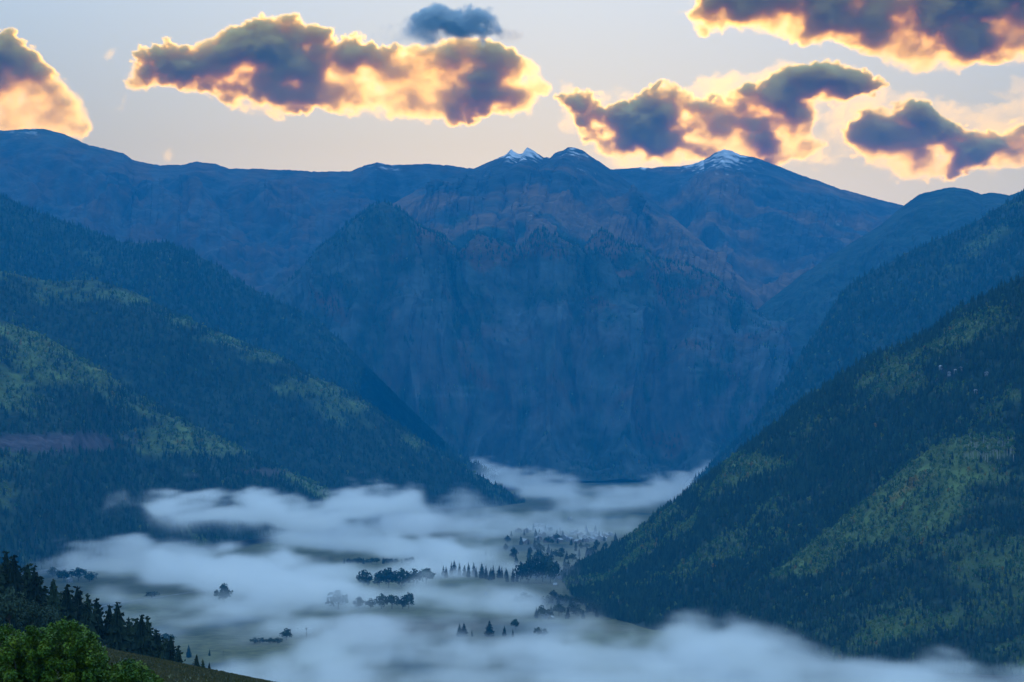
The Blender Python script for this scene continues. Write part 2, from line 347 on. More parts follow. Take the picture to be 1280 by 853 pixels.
def hill_z(x, y):
    z = 328 - 0.114 * y - 0.2 * np.clip(x, -400, 400) * sstep(190, 470, y)
    drop = np.clip(y - 560, 0, None)
    z = z - 0.33 * drop * sstep(0, 120, drop) - 0.05 * drop
    z = z - 0.3 * np.clip(x - 30, 0, None) - 0.06 * np.clip(-x - 110, 0, None)
    return np.maximum(z + 0.35 * fbm(x / 18, y / 18, 4, 90) * sstep(20, 90, y), -40)
def hill_sheet():
    xs = np.concatenate([np.linspace(-900, -140, 40), np.linspace(-137, 40, 150), np.linspace(46, 900, 45)])
    ys = np.concatenate([np.linspace(-700, 0, 20), np.linspace(8, 420, 60), np.linspace(422, 620, 200), np.linspace(626, 1800, 80)])
    X, Y = np.meshgrid(xs, ys, indexing='ij')
    P = np.stack([X, Y, hill_z(X, Y)], -1)
    c = np.broadcast_to(np.array([0.060, 0.066, 0.026]), P.shape).copy()
    c = mixc(c, np.array([0.10, 0.085, 0.04]), sstep(-0.1, 0.4, fbm(X / 14, Y / 30, 4, 91)))
    c = mixc(c, FOREST * 1.4, sstep(0.05, 0.3, fbm(X / 9, Y / 22, 4, 92) - 0.05))
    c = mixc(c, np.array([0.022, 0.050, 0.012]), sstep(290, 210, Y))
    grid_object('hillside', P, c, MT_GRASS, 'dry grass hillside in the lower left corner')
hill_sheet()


# ------------------------------------------------------------------ foliage materials and tree meshes
def leaf_mat(name, c0, c1, c2, scale, rough=0.8, by_object=True):
    m, nt, b = new_mat(name)
    g = nt.nodes.new('ShaderNodeNewGeometry')
    n1 = nt.nodes.new('ShaderNodeTexNoise'); n1.inputs['Scale'].default_value = scale; n1.inputs['Detail'].default_value = 3
    nt.links.new(g.outputs['Position'], n1.inputs['Vector'])
    oi = nt.nodes.new('ShaderNodeObjectInfo')
    ma = nt.nodes.new('ShaderNodeMath'); ma.operation = 'MULTIPLY_ADD'; ma.inputs[1].default_value = 0.55 if by_object else 0.0; ma.inputs[2].default_value = -0.27 if by_object else 0.0
    nt.links.new(oi.outputs['Random'], ma.inputs[0])
    ad = nt.nodes.new('ShaderNodeMath'); nt.links.new(n1.outputs[0], ad.inputs[0]); nt.links.new(ma.outputs[0], ad.inputs[1])
    cr = nt.nodes.new('ShaderNodeValToRGB'); e = cr.color_ramp.elements
    e[0].position = 0.28; e[0].color = (*c0, 1); e[1].position = 0.72; e[1].color = (*c2, 1)
    k = e.new(0.5); k.color = (*c1, 1)
    nt.links.new(ad.outputs[0], cr.inputs[0]); nt.links.new(cr.outputs[0], b.inputs['Base Color'])
    b.inputs['Roughness'].default_value = rough; b.inputs['Specular IOR Level'].default_value = 0.15
    return m
def plain_mat(name, c, scale=3.0, rough=0.8, var=0.35):
    m, nt, b = new_mat(name)
    g = nt.nodes.new('ShaderNodeTexCoord')
    n1 = nt.nodes.new('ShaderNodeTexNoise'); n1.inputs['Scale'].default_value = scale; n1.inputs['Detail'].default_value = 4
    nt.links.new(g.outputs['Object'], n1.inputs['Vector'])
    cr = nt.nodes.new('ShaderNodeValToRGB'); e = cr.color_ramp.elements
    e[0].position = 0.3; e[0].color = (*[x * (1 - var) for x in c], 1); e[1].position = 0.7; e[1].color = (*[min(1, x * (1 + var)) for x in c], 1)
    nt.links.new(n1.outputs[0], cr.inputs[0]); nt.links.new(cr.outputs[0], b.inputs['Base Color'])
    b.inputs['Roughness'].default_value = rough
    return m
M_CON = leaf_mat('conifer_needles', (0.008, 0.024, 0.018), (0.014, 0.038, 0.025), (0.024, 0.054, 0.032), 0.05)
M_CON2 = leaf_mat('near_conifer_needles', (0.007, 0.020, 0.017), (0.013, 0.032, 0.024), (0.028, 0.055, 0.034), 0.6)
M_ASP = leaf_mat('green_aspen_leaves', (0.030, 0.085, 0.034), (0.058, 0.125, 0.036), (0.125, 0.165, 0.040), 0.03)
M_GOLD = leaf_mat('gold_aspen_leaves', (0.10, 0.11, 0.025), (0.17, 0.145, 0.028), (0.22, 0.13, 0.03), 0.03)
M_COT = leaf_mat('cottonwood_leaves', (0.014, 0.030, 0.016), (0.022, 0.042, 0.020), (0.038, 0.060, 0.024), 0.08)
M_SHRUB = leaf_mat('bright_shrub_leaves', (0.016, 0.052, 0.008), (0.045, 0.108, 0.010), (0.115, 0.175, 0.012), 1.1, 0.55, False)
M_SAGE = leaf_mat('grey_green_leaves', (0.022, 0.048, 0.034), (0.034, 0.066, 0.046), (0.055, 0.092, 0.060), 0.7)
M_BARK = plain_mat('brown_bark', (0.05, 0.038, 0.030), 2.0)
M_PALE = plain_mat('pale_aspen_bark', (0.34, 0.33, 0.30), 1.0)

class MB:
    """collects polygons of one mesh object"""
    def __init__(s): s.v = []; s.f = []
    def poly(s, pts):
        k = len(s.v); s.v.extend(pts); s.f.append(tuple(range(k, k + len(pts))))
    def tube(s, a, b, r0, r1, n=6):
        a = Vector(a); b = Vector(b); d = (b - a).normalized()
        u = d.orthogonal().normalized(); w = d.cross(u)
        k = len(s.v)
        for p, r in ((a, r0), (b, r1)):
            for i in range(n):
                t = 2 * math.pi * i / n
                s.v.append(tuple(p + (u * math.cos(t) + w * math.sin(t)) * r))
        for i in range(n): s.f.append((k + i, k + (i + 1) % n, k + n + (i + 1) % n, k + n + i))
        s.f.append(tuple(range(k + n, k + 2 * n)))
    def box(s, lo, hi):
        k = len(s.v)
        for x in (lo[0], hi[0]):
            for y in (lo[1], hi[1]):
                for z in (lo[2], hi[2]): s.v.append((x, y, z))
        for q in ((0, 1, 3, 2), (4, 6, 7, 5), (0, 4, 5, 1), (2, 3, 7, 6), (0, 2, 6, 4), (1, 5, 7, 3)): s.f.append(tuple(k + i for i in q))
    def mesh(s, name, mats, smooth=False, midx=None):
        me = bpy.data.meshes.new(name); me.from_pydata([tuple(p) for p in s.v], [], s.f)
        for m in (mats if isinstance(mats, (list, tuple)) else [mats]): me.materials.append(m)
        if midx is not None: me.polygons.foreach_set('material_index', midx)
        if smooth: me.polygons.foreach_set('use_smooth', [True] * len(s.f))
        me.update(); return me

def cone_tree(seed, tiers=6, n=7):
    """small far conifer one metre tall: ragged drooping tiers on a stem"""
    r = random.Random(seed); m = MB()
    m.tube((0, 0, 0), (0, 0, 0.3), 0.022, 0.014, 4)
    for i in range(tiers):
        z0 = 0.10 + 0.80 * i / tiers; rad = 0.19 * (1 - i / (tiers + 0.4)) ** 0.85 * r.uniform(0.85, 1.15); z1 = z0 + 0.27 - 0.02 * i
        k = len(m.v); m.v.append((r.uniform(-.01, .01), r.uniform(-.01, .01), min(1.0, z1)))
        ph = r.random() * 6
        for j in range(n * 2):
            a = ph + math.pi * j / n; q = rad * (r.uniform(0.85, 1.25) if j % 2 == 0 else r.uniform(0.5, 0.7))
            m.v.append((q * math.cos(a), q * math.sin(a), z0 + r.uniform(-.02, .02) + (0 if j % 2 == 0 else 0.03)))
        for j in range(n * 2): m.f.append((k, k + 1 + j, k + 1 + (j + 1) % (n * 2)))
    return m
def lump_tree(seed, lumps=6, quads=70, stem=0.35, width=0.30):
    """small far broadleaf one metre tall: leaf-clump faces over several lobes, gaps between"""
    r = random.Random(seed); m = MB(); idx = []
    m.tube((0, 0, 0), (0, 0, stem + 0.15), 0.018, 0.010, 4); idx += [1] * len(m.f)
    L = []
    for i in range(lumps):
        a = r.random() * 6.3; q = width * 0.55 * math.sqrt(r.random())
        L.append((q * math.cos(a), q * math.sin(a), r.uniform(stem + 0.08, 0.86), r.uniform(0.11, 0.2) * width / 0.3))
    L.append((0, 0, 0.86, 0.12 * width / 0.3))
    for i in range(quads):
        x, y, z, q = L[i % len(L)]
        d = Vector((r.gauss(0, 1), r.gauss(0, 1), r.gauss(0.25, 1))).normalized()
        c = Vector((x, y, z)) + d * q * r.uniform(0.75, 1.05)
        nn = (d + 0.5 * Vector((r.gauss(0, 1), r.gauss(0, 1), r.gauss(0, 1)))).normalized()
        u = nn.orthogonal().normalized(); w = nn.cross(u); s_ = r.uniform(0.05, 0.10) * width / 0.3
        t = r.random() * 6.3
        u, w = u * math.cos(t) + w * math.sin(t), w * math.cos(t) - u * math.sin(t)
        m.poly([tuple(c + u * s_), tuple(c + w * s_ * r.uniform(.5, 1)), tuple(c - u * s_), tuple(c - w * s_ * r.uniform(.5, 1))]); idx.append(0)
    return m, idx

PROTO = bpy.data.collections.new('forest_trees')
def proto(name, me): o = bpy.data.objects.new(name, me); PROTO.objects.link(o)
for i in range(3): proto('a%d_conifer' % i, cone_tree(100 + i).mesh('conifer', M_CON))
for i in range(3): mm, ix = lump_tree(200 + i, 5, 60); proto('b%d_aspen' % i, mm.mesh('aspen', [M_ASP, M_PALE], midx=ix))
for i in range(2): mm, ix = lump_tree(210 + i, 5, 60); proto('c%d_gold_aspen' % i, mm.mesh('gold_aspen', [M_GOLD, M_PALE], midx=ix))
for i in range(2): mm, ix = lump_tree(220 + i, 4, 44, 0.6, 0.2); proto('d%d_tall_aspen' % i, mm.mesh('tall_aspen', [M_ASP, M_PALE], midx=ix))

def forest(key, spacing, label, hs=(13, 23), rock_skip=True, pyrange=None, thin=0.0):
    P, C, px, py, g, n = SLOPES[key]
    du = P[1:, :-1] - P[:-1, :-1]; dv = P[:-1, 1:] - P[:-1, :-1]
    A = np.linalg.norm(np.cross(du, dv), axis=-1)
    cum = np.cumsum(A.ravel()); N = int(cum[-1] / spacing ** 2)
    r = np.random.default_rng(abs(hash(label)) % 1000 if False else len(label) * 7 + len(key))
    ci = np.searchsorted(cum, r.random(N) * cum[-1]); i, j = np.unravel_index(ci, A.shape)
    a, b = r.random(N)[:, None], r.random(N)[:, None]
    p = P[i, j] * (1 - a) * (1 - b) + P[i + 1, j] * a * (1 - b) + P[i, j + 1] * (1 - a) * b + P[i + 1, j + 1] * a * b
    c = C[i, j]; qx, qy = PX(p)
    keep = (p[:, 2] > -3) & (qx > -90) & (qx < 1370) & (qy < 900)
    rock = np.clip((c[:, 2] - 0.0245) / 0.02, 0, 1) * (c[:, 1] < 0.06)
    keep &= r.random(N) > rock * 1.05 + thin
    asp = np.clip((c[:, 1] - 0.034) / 0.05, 0, 1); gold = np.clip((c[:, 0] - 0.09) / 0.06, 0, 1)
    k1 = r.random(N); kind = r.integers(0, 3, N)
    is_a = k1 < 0.03 + 0.9 * asp
    kind = np.where(is_a, 3 + r.integers(0, 3, N), kind)
    kind = np.where(is_a & (r.random(N) < 0.03 + 0.75 * gold), 6 + r.integers(0, 2, N), kind)
    if key == 'knee':
        tall = (qx > 1205) & (qx < 1268) & (qy > 553) & (qy < 578)
        kind = np.where(tall & (r.random(N) < .9), 8 + r.integers(0, 2, N), kind)
    h = r.uniform(hs[0], hs[1], N) * np.where(r.random(N) < .15, 0.6, 1) * np.where(kind >= 3, 0.72, 1.0)
    h = np.where(kind >= 8, r.uniform(15, 20, N), h)
    p = p[keep]; kind = kind[keep]; h = h[keep]
    me = bpy.data.meshes.new('forest'); me.vertices.add(len(p)); me.vertices.foreach_set('co', (p - [0, 0, 0.4]).astype(np.float32).ravel())
    for nm, ty, arr in (('kind', 'INT', kind.astype(np.int32)), ('tall', 'FLOAT', h.astype(np.float32)), ('spin', 'FLOAT', (r.random(len(p)) * 6.28).astype(np.float32)), ('wide', 'FLOAT', (h * r.uniform(0.85, 1.35, len(p))).astype(np.float32))):
        me.attributes.new(nm, ty, 'POINT').data.foreach_set('value', arr)
    gg = NG('forest_' + key)
    def attr(nm, ty):
        q = gg.n('GeometryNodeInputNamedAttribute', data_type=ty); q.inputs[0].default_value = nm; return q.outputs[0]
    cinf = gg.n('GeometryNodeCollectionInfo'); cinf.inputs['Collection'].default_value = PROTO
    cinf.inputs['Separate Children'].default_value = True; cinf.inputs['Reset Children'].default_value = True
    io = gg.n('GeometryNodeInstanceOnPoints'); gg.l(gg.i.outputs[0], io.inputs['Points']); gg.l(cinf.outputs[0], io.inputs['Instance'])
    io.inputs['Pick Instance'].default_value = True
    gg.l(attr('kind', 'INT'), io.inputs['Instance Index'])
    cs = gg.n('ShaderNodeCombineXYZ'); w = attr('wide', 'FLOAT'); gg.l(w, cs.inputs[0]); gg.l(w, cs.inputs[1]); gg.l(attr('tall', 'FLOAT'), cs.inputs[2]); gg.l(cs.outputs[0], io.inputs['Scale'])
    cr = gg.n('ShaderNodeCombineXYZ'); gg.l(attr('spin', 'FLOAT'), cr.inputs[2])
    e2 = gg.n('FunctionNodeEulerToRotation'); gg.l(cr.outputs[0], e2.inputs[0]); gg.l(e2.outputs[0], io.inputs['Rotation'])
    gg.l(io.outputs[0], gg.o.inputs[0])
    o = link(bpy.data.objects.new('forest', me)); o.modifiers.new('trees', 'NODES').node_group = gg.t
    print('forest', key, len(p))
    return tag(o, label, kind='stuff')
class NG:
    def __init__(s, name):
        s.t = bpy.data.node_groups.new(name, 'GeometryNodeTree')
        s.t.interface.new_socket('Geometry', in_out='INPUT', socket_type='NodeSocketGeometry')
        s.t.interface.new_socket('Geometry', in_out='OUTPUT', socket_type='NodeSocketGeometry')
        s.i = s.t.nodes.new('NodeGroupInput'); s.o = s.t.nodes.new('NodeGroupOutput')
    def n(s, ty, **kw):
        n = s.t.nodes.new(ty)
        for k, v in kw.items(): setattr(n, k, v)
        return n
    def l(s, a, b): s.t.links.new(a, b)
forest('slope', 7.2, 'dense spruce and aspen forest on the near right mountainside', hs=(9, 17))
forest('knee', 6.0, 'yellow green aspen and spruce wood covering the spur at lower right', hs=(7, 13))
forest('left_c', 11.0, 'mixed spruce and aspen wood on the nearer left hill', hs=(10, 19))
forest('left_b', 12.5, 'spruce wood with aspen patches along the left mountainside', hs=(10, 20))
forest('left_a', 14.5, 'dark spruce forest on the shoulder at upper left')
forest('spur', 14.5, 'dark spruce forest on the ridge behind the near right slope')
forest('wall', 19.0, 'scattered spruce forest on the steep headwall')

# ------------------------------------------------------------------ single trees
def near_conifer_parts(h, seed, width=0.27, levels=26):
    """crown of drooping needle sprays round a tapered stem, and the stem; base at the origin"""
    r = random.Random(seed); c = MB(); t = MB()
    lean = (r.uniform(-.02, .02), r.uniform(-.02, .02))
    def ax(z): return Vector((lean[0] * z, lean[1] * z, z))
    t.tube(ax(-0.05 * h), ax(0.45 * h), 0.020 * h, 0.011 * h, 7); t.tube(ax(0.45 * h), ax(0.93 * h), 0.011 * h, 0.002 * h, 6)
    bulge = [r.uniform(0.75, 1.2) for _ in range(8)]
    nt = max(8, levels // 2)
    for i in range(nt):
        f = i / nt; z0 = h * (0.06 + 0.88 * f); R = (h * width * (1 - f) ** 0.85 * (0.65 + 0.35 * min(1, f * 5)) + 0.012 * h) * r.uniform(.8, 1.0)
        k = len(c.v); c.v.append(tuple(ax(min(h, z0 + h * (0.15 - 0.05 * f)))))
        ns = 9; ph = r.random() * 6
        for j in range(ns * 2):
            a = ph + math.pi * j / ns; q = R * (r.uniform(.8, 1.1) * bulge[int((a % 6.2832) / 6.2832 * 8) % 8] if j % 2 == 0 else r.uniform(.35, .55))
            p = ax(z0) + Vector((q * math.cos(a), q * math.sin(a), r.uniform(-.012, .012) * h + (0 if j % 2 == 0 else .015 * h))); c.v.append(tuple(p))
        for j in range(ns * 2): c.f.append((k, k + 1 + j, k + 1 + (j + 1) % (ns * 2)))
    for i in range(levels):
        f = i / (levels - 1); z = h * (0.07 + 0.91 * f)
        R = h * width * (1 - f) ** 0.85 * (0.65 + 0.35 * min(1, f * 5)) + 0.016 * h
        nb = max(4, int(9 * (1 - f) + 4)); ph = r.random() * 6
        for j in range(nb):
            if r.random() < 0.10: continue
            a = ph + 2 * math.pi * (j + r.uniform(-.3, .3)) / nb
            q = R * r.uniform(0.7, 1.1) * bulge[int(a / 6.2832 * 8) % 8]; d = Vector((math.cos(a), math.sin(a), 0))
            droop = r.uniform(-0.12, 0.25)
            nk = 1 + (f < .95) + (f < .8) + (f < 0.6) + (f < .4)
            for k in range(nk):
                u = (k + r.uniform(.35, 1.0)) / nk
                p = ax(z) + d * q * u + Vector((0, 0, -droop * q * u + r.uniform(-.012, .012) * h))
                sz = h * r.uniform(0.022, 0.040) * (0.5 + 0.6 * (1 - f)) * (30 / levels) ** 0.7
                for _ in range(3):
                    n = Vector((r.gauss(0, 1), r.gauss(0, 1), r.gauss(0.3, .8))).normalized()
                    g = (d * 0.8 + Vector((r.gauss(0, .6), r.gauss(0, .6), r.gauss(.1, .5)))).normalized(); w = g.cross(n).normalized()
                    c.poly([tuple(p - g * sz * .8), tuple(p + w * sz * .55 - g * sz * .1), tuple(p + g * sz * 1.1), tuple(p - w * sz * .55)])
    return c, t
def broad_parts(h, w, seed, quads=420, lumps=11, leaf=0.055, stem=0.22):
    """crown of leaf-clump faces over many uneven lobes, trunk with forking limbs"""
    r = random.Random(seed); c = MB(); t = MB(); L = []
    t.tube((0, 0, -0.5), (0, 0, h * (stem + 0.12)), 0.03 * h, 0.02 * h, 7)
    for i in range(lumps):
        a = 2.4 * i + r.uniform(-.4, .4); q = w * 0.5 * 0.72 * math.sqrt((i + 0.3) / lumps)
        z = h * r.uniform(stem + 0.12, 0.84 - 0.22 * (q / (w * .5)))
        rad = r.uniform(0.15, 0.25) * w
        o = Vector((q * math.cos(a), q * math.sin(a), z)); L.append((o, rad))
        if i % 2 == 0: t.tube((0, 0, h * (stem + 0.05)), tuple(o), 0.012 * h, 0.004 * h, 5)
    L.append((Vector((0, 0, 0.84 * h)), 0.17 * w))
    for i in range(quads):
        o, rad = L[i % len(L)]
        d = Vector((r.gauss(0, 1), r.gauss(0, 1), r.gauss(0.2, .8))).normalized()
        p = o + d * rad * (r.uniform(0.8, 1.08) if r.random() < .75 else r.uniform(.3, .8))
        if p.z > h: p.z = h - r.uniform(0, .04) * h
        n = (d * 0.8 + Vector((r.gauss(0, .5), r.gauss(0, .5), r.gauss(0.2, .5)))).normalized()
        u = n.orthogonal().normalized(); v = n.cross(u); a = r.random() * 6.3
        u, v = u * math.cos(a) + v * math.sin(a), v * math.cos(a) - u * math.sin(a)
        s1 = leaf * h * r.uniform(.6, 1.3); s2 = s1 * r.uniform(.5, .9)
        c.poly([tuple(p + u * s1), tuple(p + v * s2 + n * s1 * .2), tuple(p - u * s1), tuple(p - v * s2 + n * s1 * .15)])
    return c, t

TREE_CACHE = {}
def tree(kind, loc, h, w, label, group, crown_mat, seed, name, cat='tree', parts=None):
    """one tree: an Empty at its foot, crown and trunk under it (mesh data shared between alike trees)"""
    e = link(bpy.data.objects.new(name, None)); e.empty_display_size = 1
    tag(e, label, cat, group)
    k = (kind, seed, crown_mat.name)
    if k not in TREE_CACHE:
        c, t = parts(seed)
        TREE_CACHE[k] = (c.mesh('crown', crown_mat), t.mesh('trunk', M_BARK))
    e.location = loc; e.scale = (w, w, h); e.rotation_euler.z = random.random() * 6.28
    for nm, me in zip(('crown', 'trunk'), TREE_CACHE[k]): link(bpy.data.objects.new(nm, me), e)
    return e
def v_conifer(seed): return near_conifer_parts(1.0, seed, 0.24, 13)
def v_spire(seed): return near_conifer_parts(1.0, seed, 0.15, 13)
def v_fat(seed): return near_conifer_parts(1.0, seed, 0.34, 15)
def v_broad(seed): return broad_parts(1.0, 1.0, seed, 360, 10, 0.075)
def on_floor(px, py):
    p = WF(px, py); p[2] = float(ground_z(np.array([p[0]]), np.array([p[1]]))[0]) - 0.2
    return p
def valley_tree(px, py, hpx, kind, label, group=None, wpx=None, seed=None):
    p = on_floor(px, py); s = p[1] / F; h = hpx * s
    seed = seed if seed is not None else int(px * 7 + py) % 5
    if kind == 'c': return tree('vc', p, h, h * 1.0, label, group, M_CON, 300 + seed % 3, 'spruce_tree', 'tree', v_conifer)
    if kind == 's': return tree('vs', p, h, h * 1.0, label, group, M_CON, 310 + seed % 3, 'spruce_tree', 'tree', v_spire)
    if kind == 'f': return tree('vf', p, h, h * 1.0, label, group, M_CON, 320 + seed % 2, 'spruce_tree', 'tree', v_fat)
    return tree('vb', p, h, (wpx or hpx) * s, label, group, M_COT, 330 + seed % 4, 'cottonwood_tree', 'tree', v_broad)

ORD = ['first', 'second', 'third', 'fourth', 'fifth', 'sixth', 'seventh', 'eighth', 'ninth', 'tenth', 'eleventh', 'twelfth', 'thirteenth', 'fourteenth', 'fifteenth', 'sixteenth']
# four dark trees standing out of the nearest fog
valley_tree(574.5, 796, 17, 'f', 'left spruce of the joined pair at the left end of the dark foggy row', seed=0)
valley_tree(580, 796, 18, 'f', 'right spruce of the joined pair at the left end of the dark foggy row', seed=1)
valley_tree(590, 796, 9, 's', 'tiny slim sapling between the joined pair and the broad dark spruce')
valley_tree(612, 796, 21, 'f', 'tallest broad cone shaped spruce alone in the middle of the fog', seed=1)
valley_tree(630.5, 796, 14, 'c', 'small narrow spruce just right of the tallest foggy spruce')
valley_tree(641, 797, 11, 's', 'thin faint spruce at the right end of the dark foggy row')
valley_tree(644, 788, 14, 'b', 'pale fogged broadleaf tree behind the thin faint spruce', wpx=12)
valley_tree(673, 797, 13, 'b', 'left bush of the low dark pair in front of the fog bank', wpx=12)
valley_tree(681, 797, 11, 'b', 'right bush of the low dark pair in front of the fog bank', wpx=12)
# cottonwoods round the meadow
valley_tree(423, 761, 24, 'b', 'round cottonwood alone at the left end of the meadow hedge', wpx=30)
valley_tree(449, 761, 15, 'b', 'small round cottonwood second from the left on the meadow edge', wpx=16)
for q, (x, hh, ww) in enumerate([(463, 13, 16), (477, 19, 18), (490, 18, 20), (503, 16, 16), (511, 21, 15)]):
    valley_tree(x, 761, hh, 'b', ORD[q] + ' cottonwood from the left in the closed hedge along the meadow edge', 'cottonwoods of the meadow hedge', ww)
for q, (x, y, hh, ww) in enumerate([(455, 735, 22, 24), (474, 735, 20, 22), (486, 736, 26, 24), (502, 736, 25, 26), (517, 733, 22, 22), (533, 730, 20, 26)]):
    valley_tree(x, y, hh, 'b', ORD[q] + ' cottonwood from the left in the dark clump sunk in fog behind the meadow', 'cottonwoods behind the meadow', ww)
for q in range(16):
    x = 553 + q * 5.4 + random.uniform(-1.5, 1.5)
    valley_tree(x, 722 + random.uniform(-2, 2) - 2 * math.sin(q * .4), random.uniform(13, 21), 'sc'[q % 2], ORD[q] + ' pointed spruce from the left in the long dark row mid fog', 'spruces of the middle row')
for q, (x, y, hh, ww) in enumerate([(651, 728, 25, 17), (660, 729, 28, 20), (670, 727, 33, 20), (678, 728, 34, 20), (688, 729, 30, 18), (695, 728, 26, 14), (664, 722, 27, 18), (683, 722, 30, 20)]):
    valley_tree(x, y, hh, 'b', ('front row ' if y > 725 else 'back row ') + ['first', 'second', 'third', 'fourth', 'fifth', 'last', 'left', 'right'][q] + ' cottonwood of the dense tree block at the fog edge', 'cottonwoods of the dense block', ww)
for q, x in enumerate((634, 641, 646)):
    valley_tree(x, 728, (15, 18, 14)[q], 's', ('slim dark tree nearest the fog, left of the dense block', 'slim dark tree in the middle of three beside the dense block', 'slim dark tree touching the left side of the dense block')[q])
valley_tree(655, 757, 16, 'b', 'wide low dark round tree at the left end of the brush bank', wpx=30)
valley_tree(725, 748, 24, 'c', 'lone tall spruce standing in the brown field at the slope foot')
for q in range(26):
    x = 672 + (q % 13) * 6.2 + random.uniform(-2, 2); y = 757 + (q // 13) * 14 + random.uniform(-3, 3)
    valley_tree(x, y, random.uniform(10, 17), 'bcb'[q % 3], ORD[q % 13] + ' dark tree from the left in the ' + ('front' if q > 12 else 'back') + ' row of the brush bank', 'trees of the brush bank', random.uniform(11, 18))
for q in range(13):
    valley_tree(524 + q * 4.2 + random.uniform(-1, 1), 692, random.uniform(7, 11), 'c', ORD[q] + ' small spruce from the left in the flat hazy row up the fog', 'spruces of the far fog row')
for q, x in enumerate((597, 602, 607, 613)):
    valley_tree(x, 697, (7, 6, 8, 6)[q], 'c', ORD[q] + ' tiny spruce from the left in the short far row of four', 'spruces of the short far row')
for q in range(15):
    valley_tree(430 + q * 6 + random.uniform(-1.5, 1.5), 705, random.uniform(5, 9), 'b' if q % 4 else 'c', ORD[q] + ' low tree from the left in the thin line poking out of fog', 'trees of the thin fog line', random.uniform(8, 12))
valley_tree(280, 754, 25, 'b', 'ghostly pale tree deep in the fog left of the meadow', wpx=24)
valley_tree(190, 748, 9, 'b', 'faint low bush beside the pale road in the fog', wpx=22)
valley_tree(358, 801, 15, 'b', 'dark round tree above a faint hedge in the lower fog', wpx=18)
for q, x in enumerate((318, 328, 338, 347)):
    valley_tree(x, 806, 8, 'b', ORD[q] + ' faint low bush from the left in the hedge beside the round tree', 'hedge bushes in the lower fog', 13)
valley_tree(236, 822, 17, 'c', 'faint grey spruce in the fog beyond the crest of the hill')
valley_tree(262, 820, 9, 's', 'small faint spruce in the fog right of the grey one')
valley_tree(207, 805, 12, 'b', 'hazy round tree behind the tall foreground conifers', wpx=24)
for q, (x, y, hh, ww) in enumerate([(66, 722, 13, 18), (80, 728, 15, 20), (98, 727, 17, 22), (112, 728, 13, 18)]):
    valley_tree(x, y, hh, 'b', ORD[q] + ' dim tree from the left on the bank below the left fog', 'trees on the left bank', ww)
# scattered trees of the town
for q in range(60):
    x = 632 + random.random() * 140; y = 664 + random.random() * 34
    if x > 705 and y > 690: continue
    valley_tree(x, y, random.uniform(6, 11), 'ccb'[q % 3], 'small dark tree among the houses of the distant town', 'trees in the town', random.uniform(6, 9))

for q in range(34):
    valley_tree(642 + random.random() * 100, 690 + random.random() * 24, random.uniform(9, 15), 'cbc'[q % 3], 'dark tree in the belt between the town and the slope foot', 'trees of the belt below the town', random.uniform(9, 14))
# ------------------------------------------------------------------ houses
M_WHITE = plain_mat('white_painted_wall', (0.16, 0.17, 0.18), 0.4, 0.7, 0.12)
M_TAN = plain_mat('tan_wall', (0.14, 0.125, 0.11), 0.4, 0.8, 0.2)
M_DARKW = plain_mat('dark_timber_wall', (0.045, 0.038, 0.034), 0.8, 0.8, 0.35)
M_ROOF = plain_mat('grey_metal_roof', (0.24, 0.25, 0.27), 0.5, 0.45, 0.2)
M_ROOFL = plain_mat('pale_metal_roof', (0.17, 0.185, 0.20), 0.5, 0.4, 0.12)
M_DROOF = plain_mat('dark_shingle_roof', (0.06, 0.06, 0.065), 0.8, 0.85, 0.3)
M_TRIM = plain_mat('white_bargeboard', (0.72, 0.73, 0.74), 2.0, 0.6, 0.08)
M_STONE = plain_mat('chimney_stone', (0.30, 0.24, 0.19), 2.5, 0.9, 0.35)
M_PANE = plain_mat('dark_window_pane', (0.02, 0.025, 0.03), 1.0, 0.15, 0.1)
M_POLE = plain_mat('grey_pole_wood', (0.12, 0.10, 0.085), 1.5, 0.9, 0.3)
def house_meshes(w, d, hw, hr, wm, rm):
    a = MB(); a.box((-w / 2, -d / 2, -3), (w / 2, d / 2, hw))
    k = len(a.v); a.v += [(-w / 2, -d / 2, hw), (w / 2, -d / 2, hw), (0, -d / 2, hw + hr), (-w / 2, d / 2, hw), (w / 2, d / 2, hw), (0, d / 2, hw + hr)]
    a.f += [(k, k + 1, k + 2), (k + 3, k + 5, k + 4)]
    r = MB(); ov = 0.5; th = 0.25
    for s in (-1, 1):
        x0 = s * (w / 2 + ov); z0 = hw - ov * hr / (w / 2)
        q = [(x0, -d / 2 - ov, z0), (0, -d / 2 - ov, hw + hr), (0, d / 2 + ov, hw + hr), (x0, d / 2 + ov, z0)]
        up = [(x, y, z + th) for x, y, z in q]
        k = len(r.v); r.v += q + up
        r.f += [(k, k + 1, k + 2, k + 3), (k + 7, k + 6, k + 5, k + 4), (k, k + 4, k + 5, k + 1), (k + 3, k + 2, k + 6, k + 7), (k, k + 3, k + 7, k + 4)]
    out = [('wall', a.mesh('wall', wm)), ('roof', r.mesh('roof', rm))]
    for x in (-w * 0.27, w * 0.27):
        wn_ = MB(); wn_.box((x - .6, -d / 2 - .06, 1.0), (x + .6, -d / 2 + .02, 2.3)); out.append(('window', wn_.mesh('window', M_PANE)))
    return out
def house(loc, rz, w, d, hw, hr, wm, rm, label, group=None, name='house'):
    e = link(bpy.data.objects.new(name, None)); e.location = loc; e.rotation_euler.z = rz
    tag(e, label, 'house', group)
    for nm, me in house_meshes(w, d, hw, hr, wm, rm): link(bpy.data.objects.new(nm, me), e)
    return e
def town_house(px, py, w, label, wm=M_TAN, rm=M_ROOFL, group=None, rz=None, d=None, hw=6):
    return house(on_floor(px, py), rz if rz is not None else random.uniform(-.6, .6), w, d or w * 1.2, hw, w * 0.3, wm, rm, label, group)
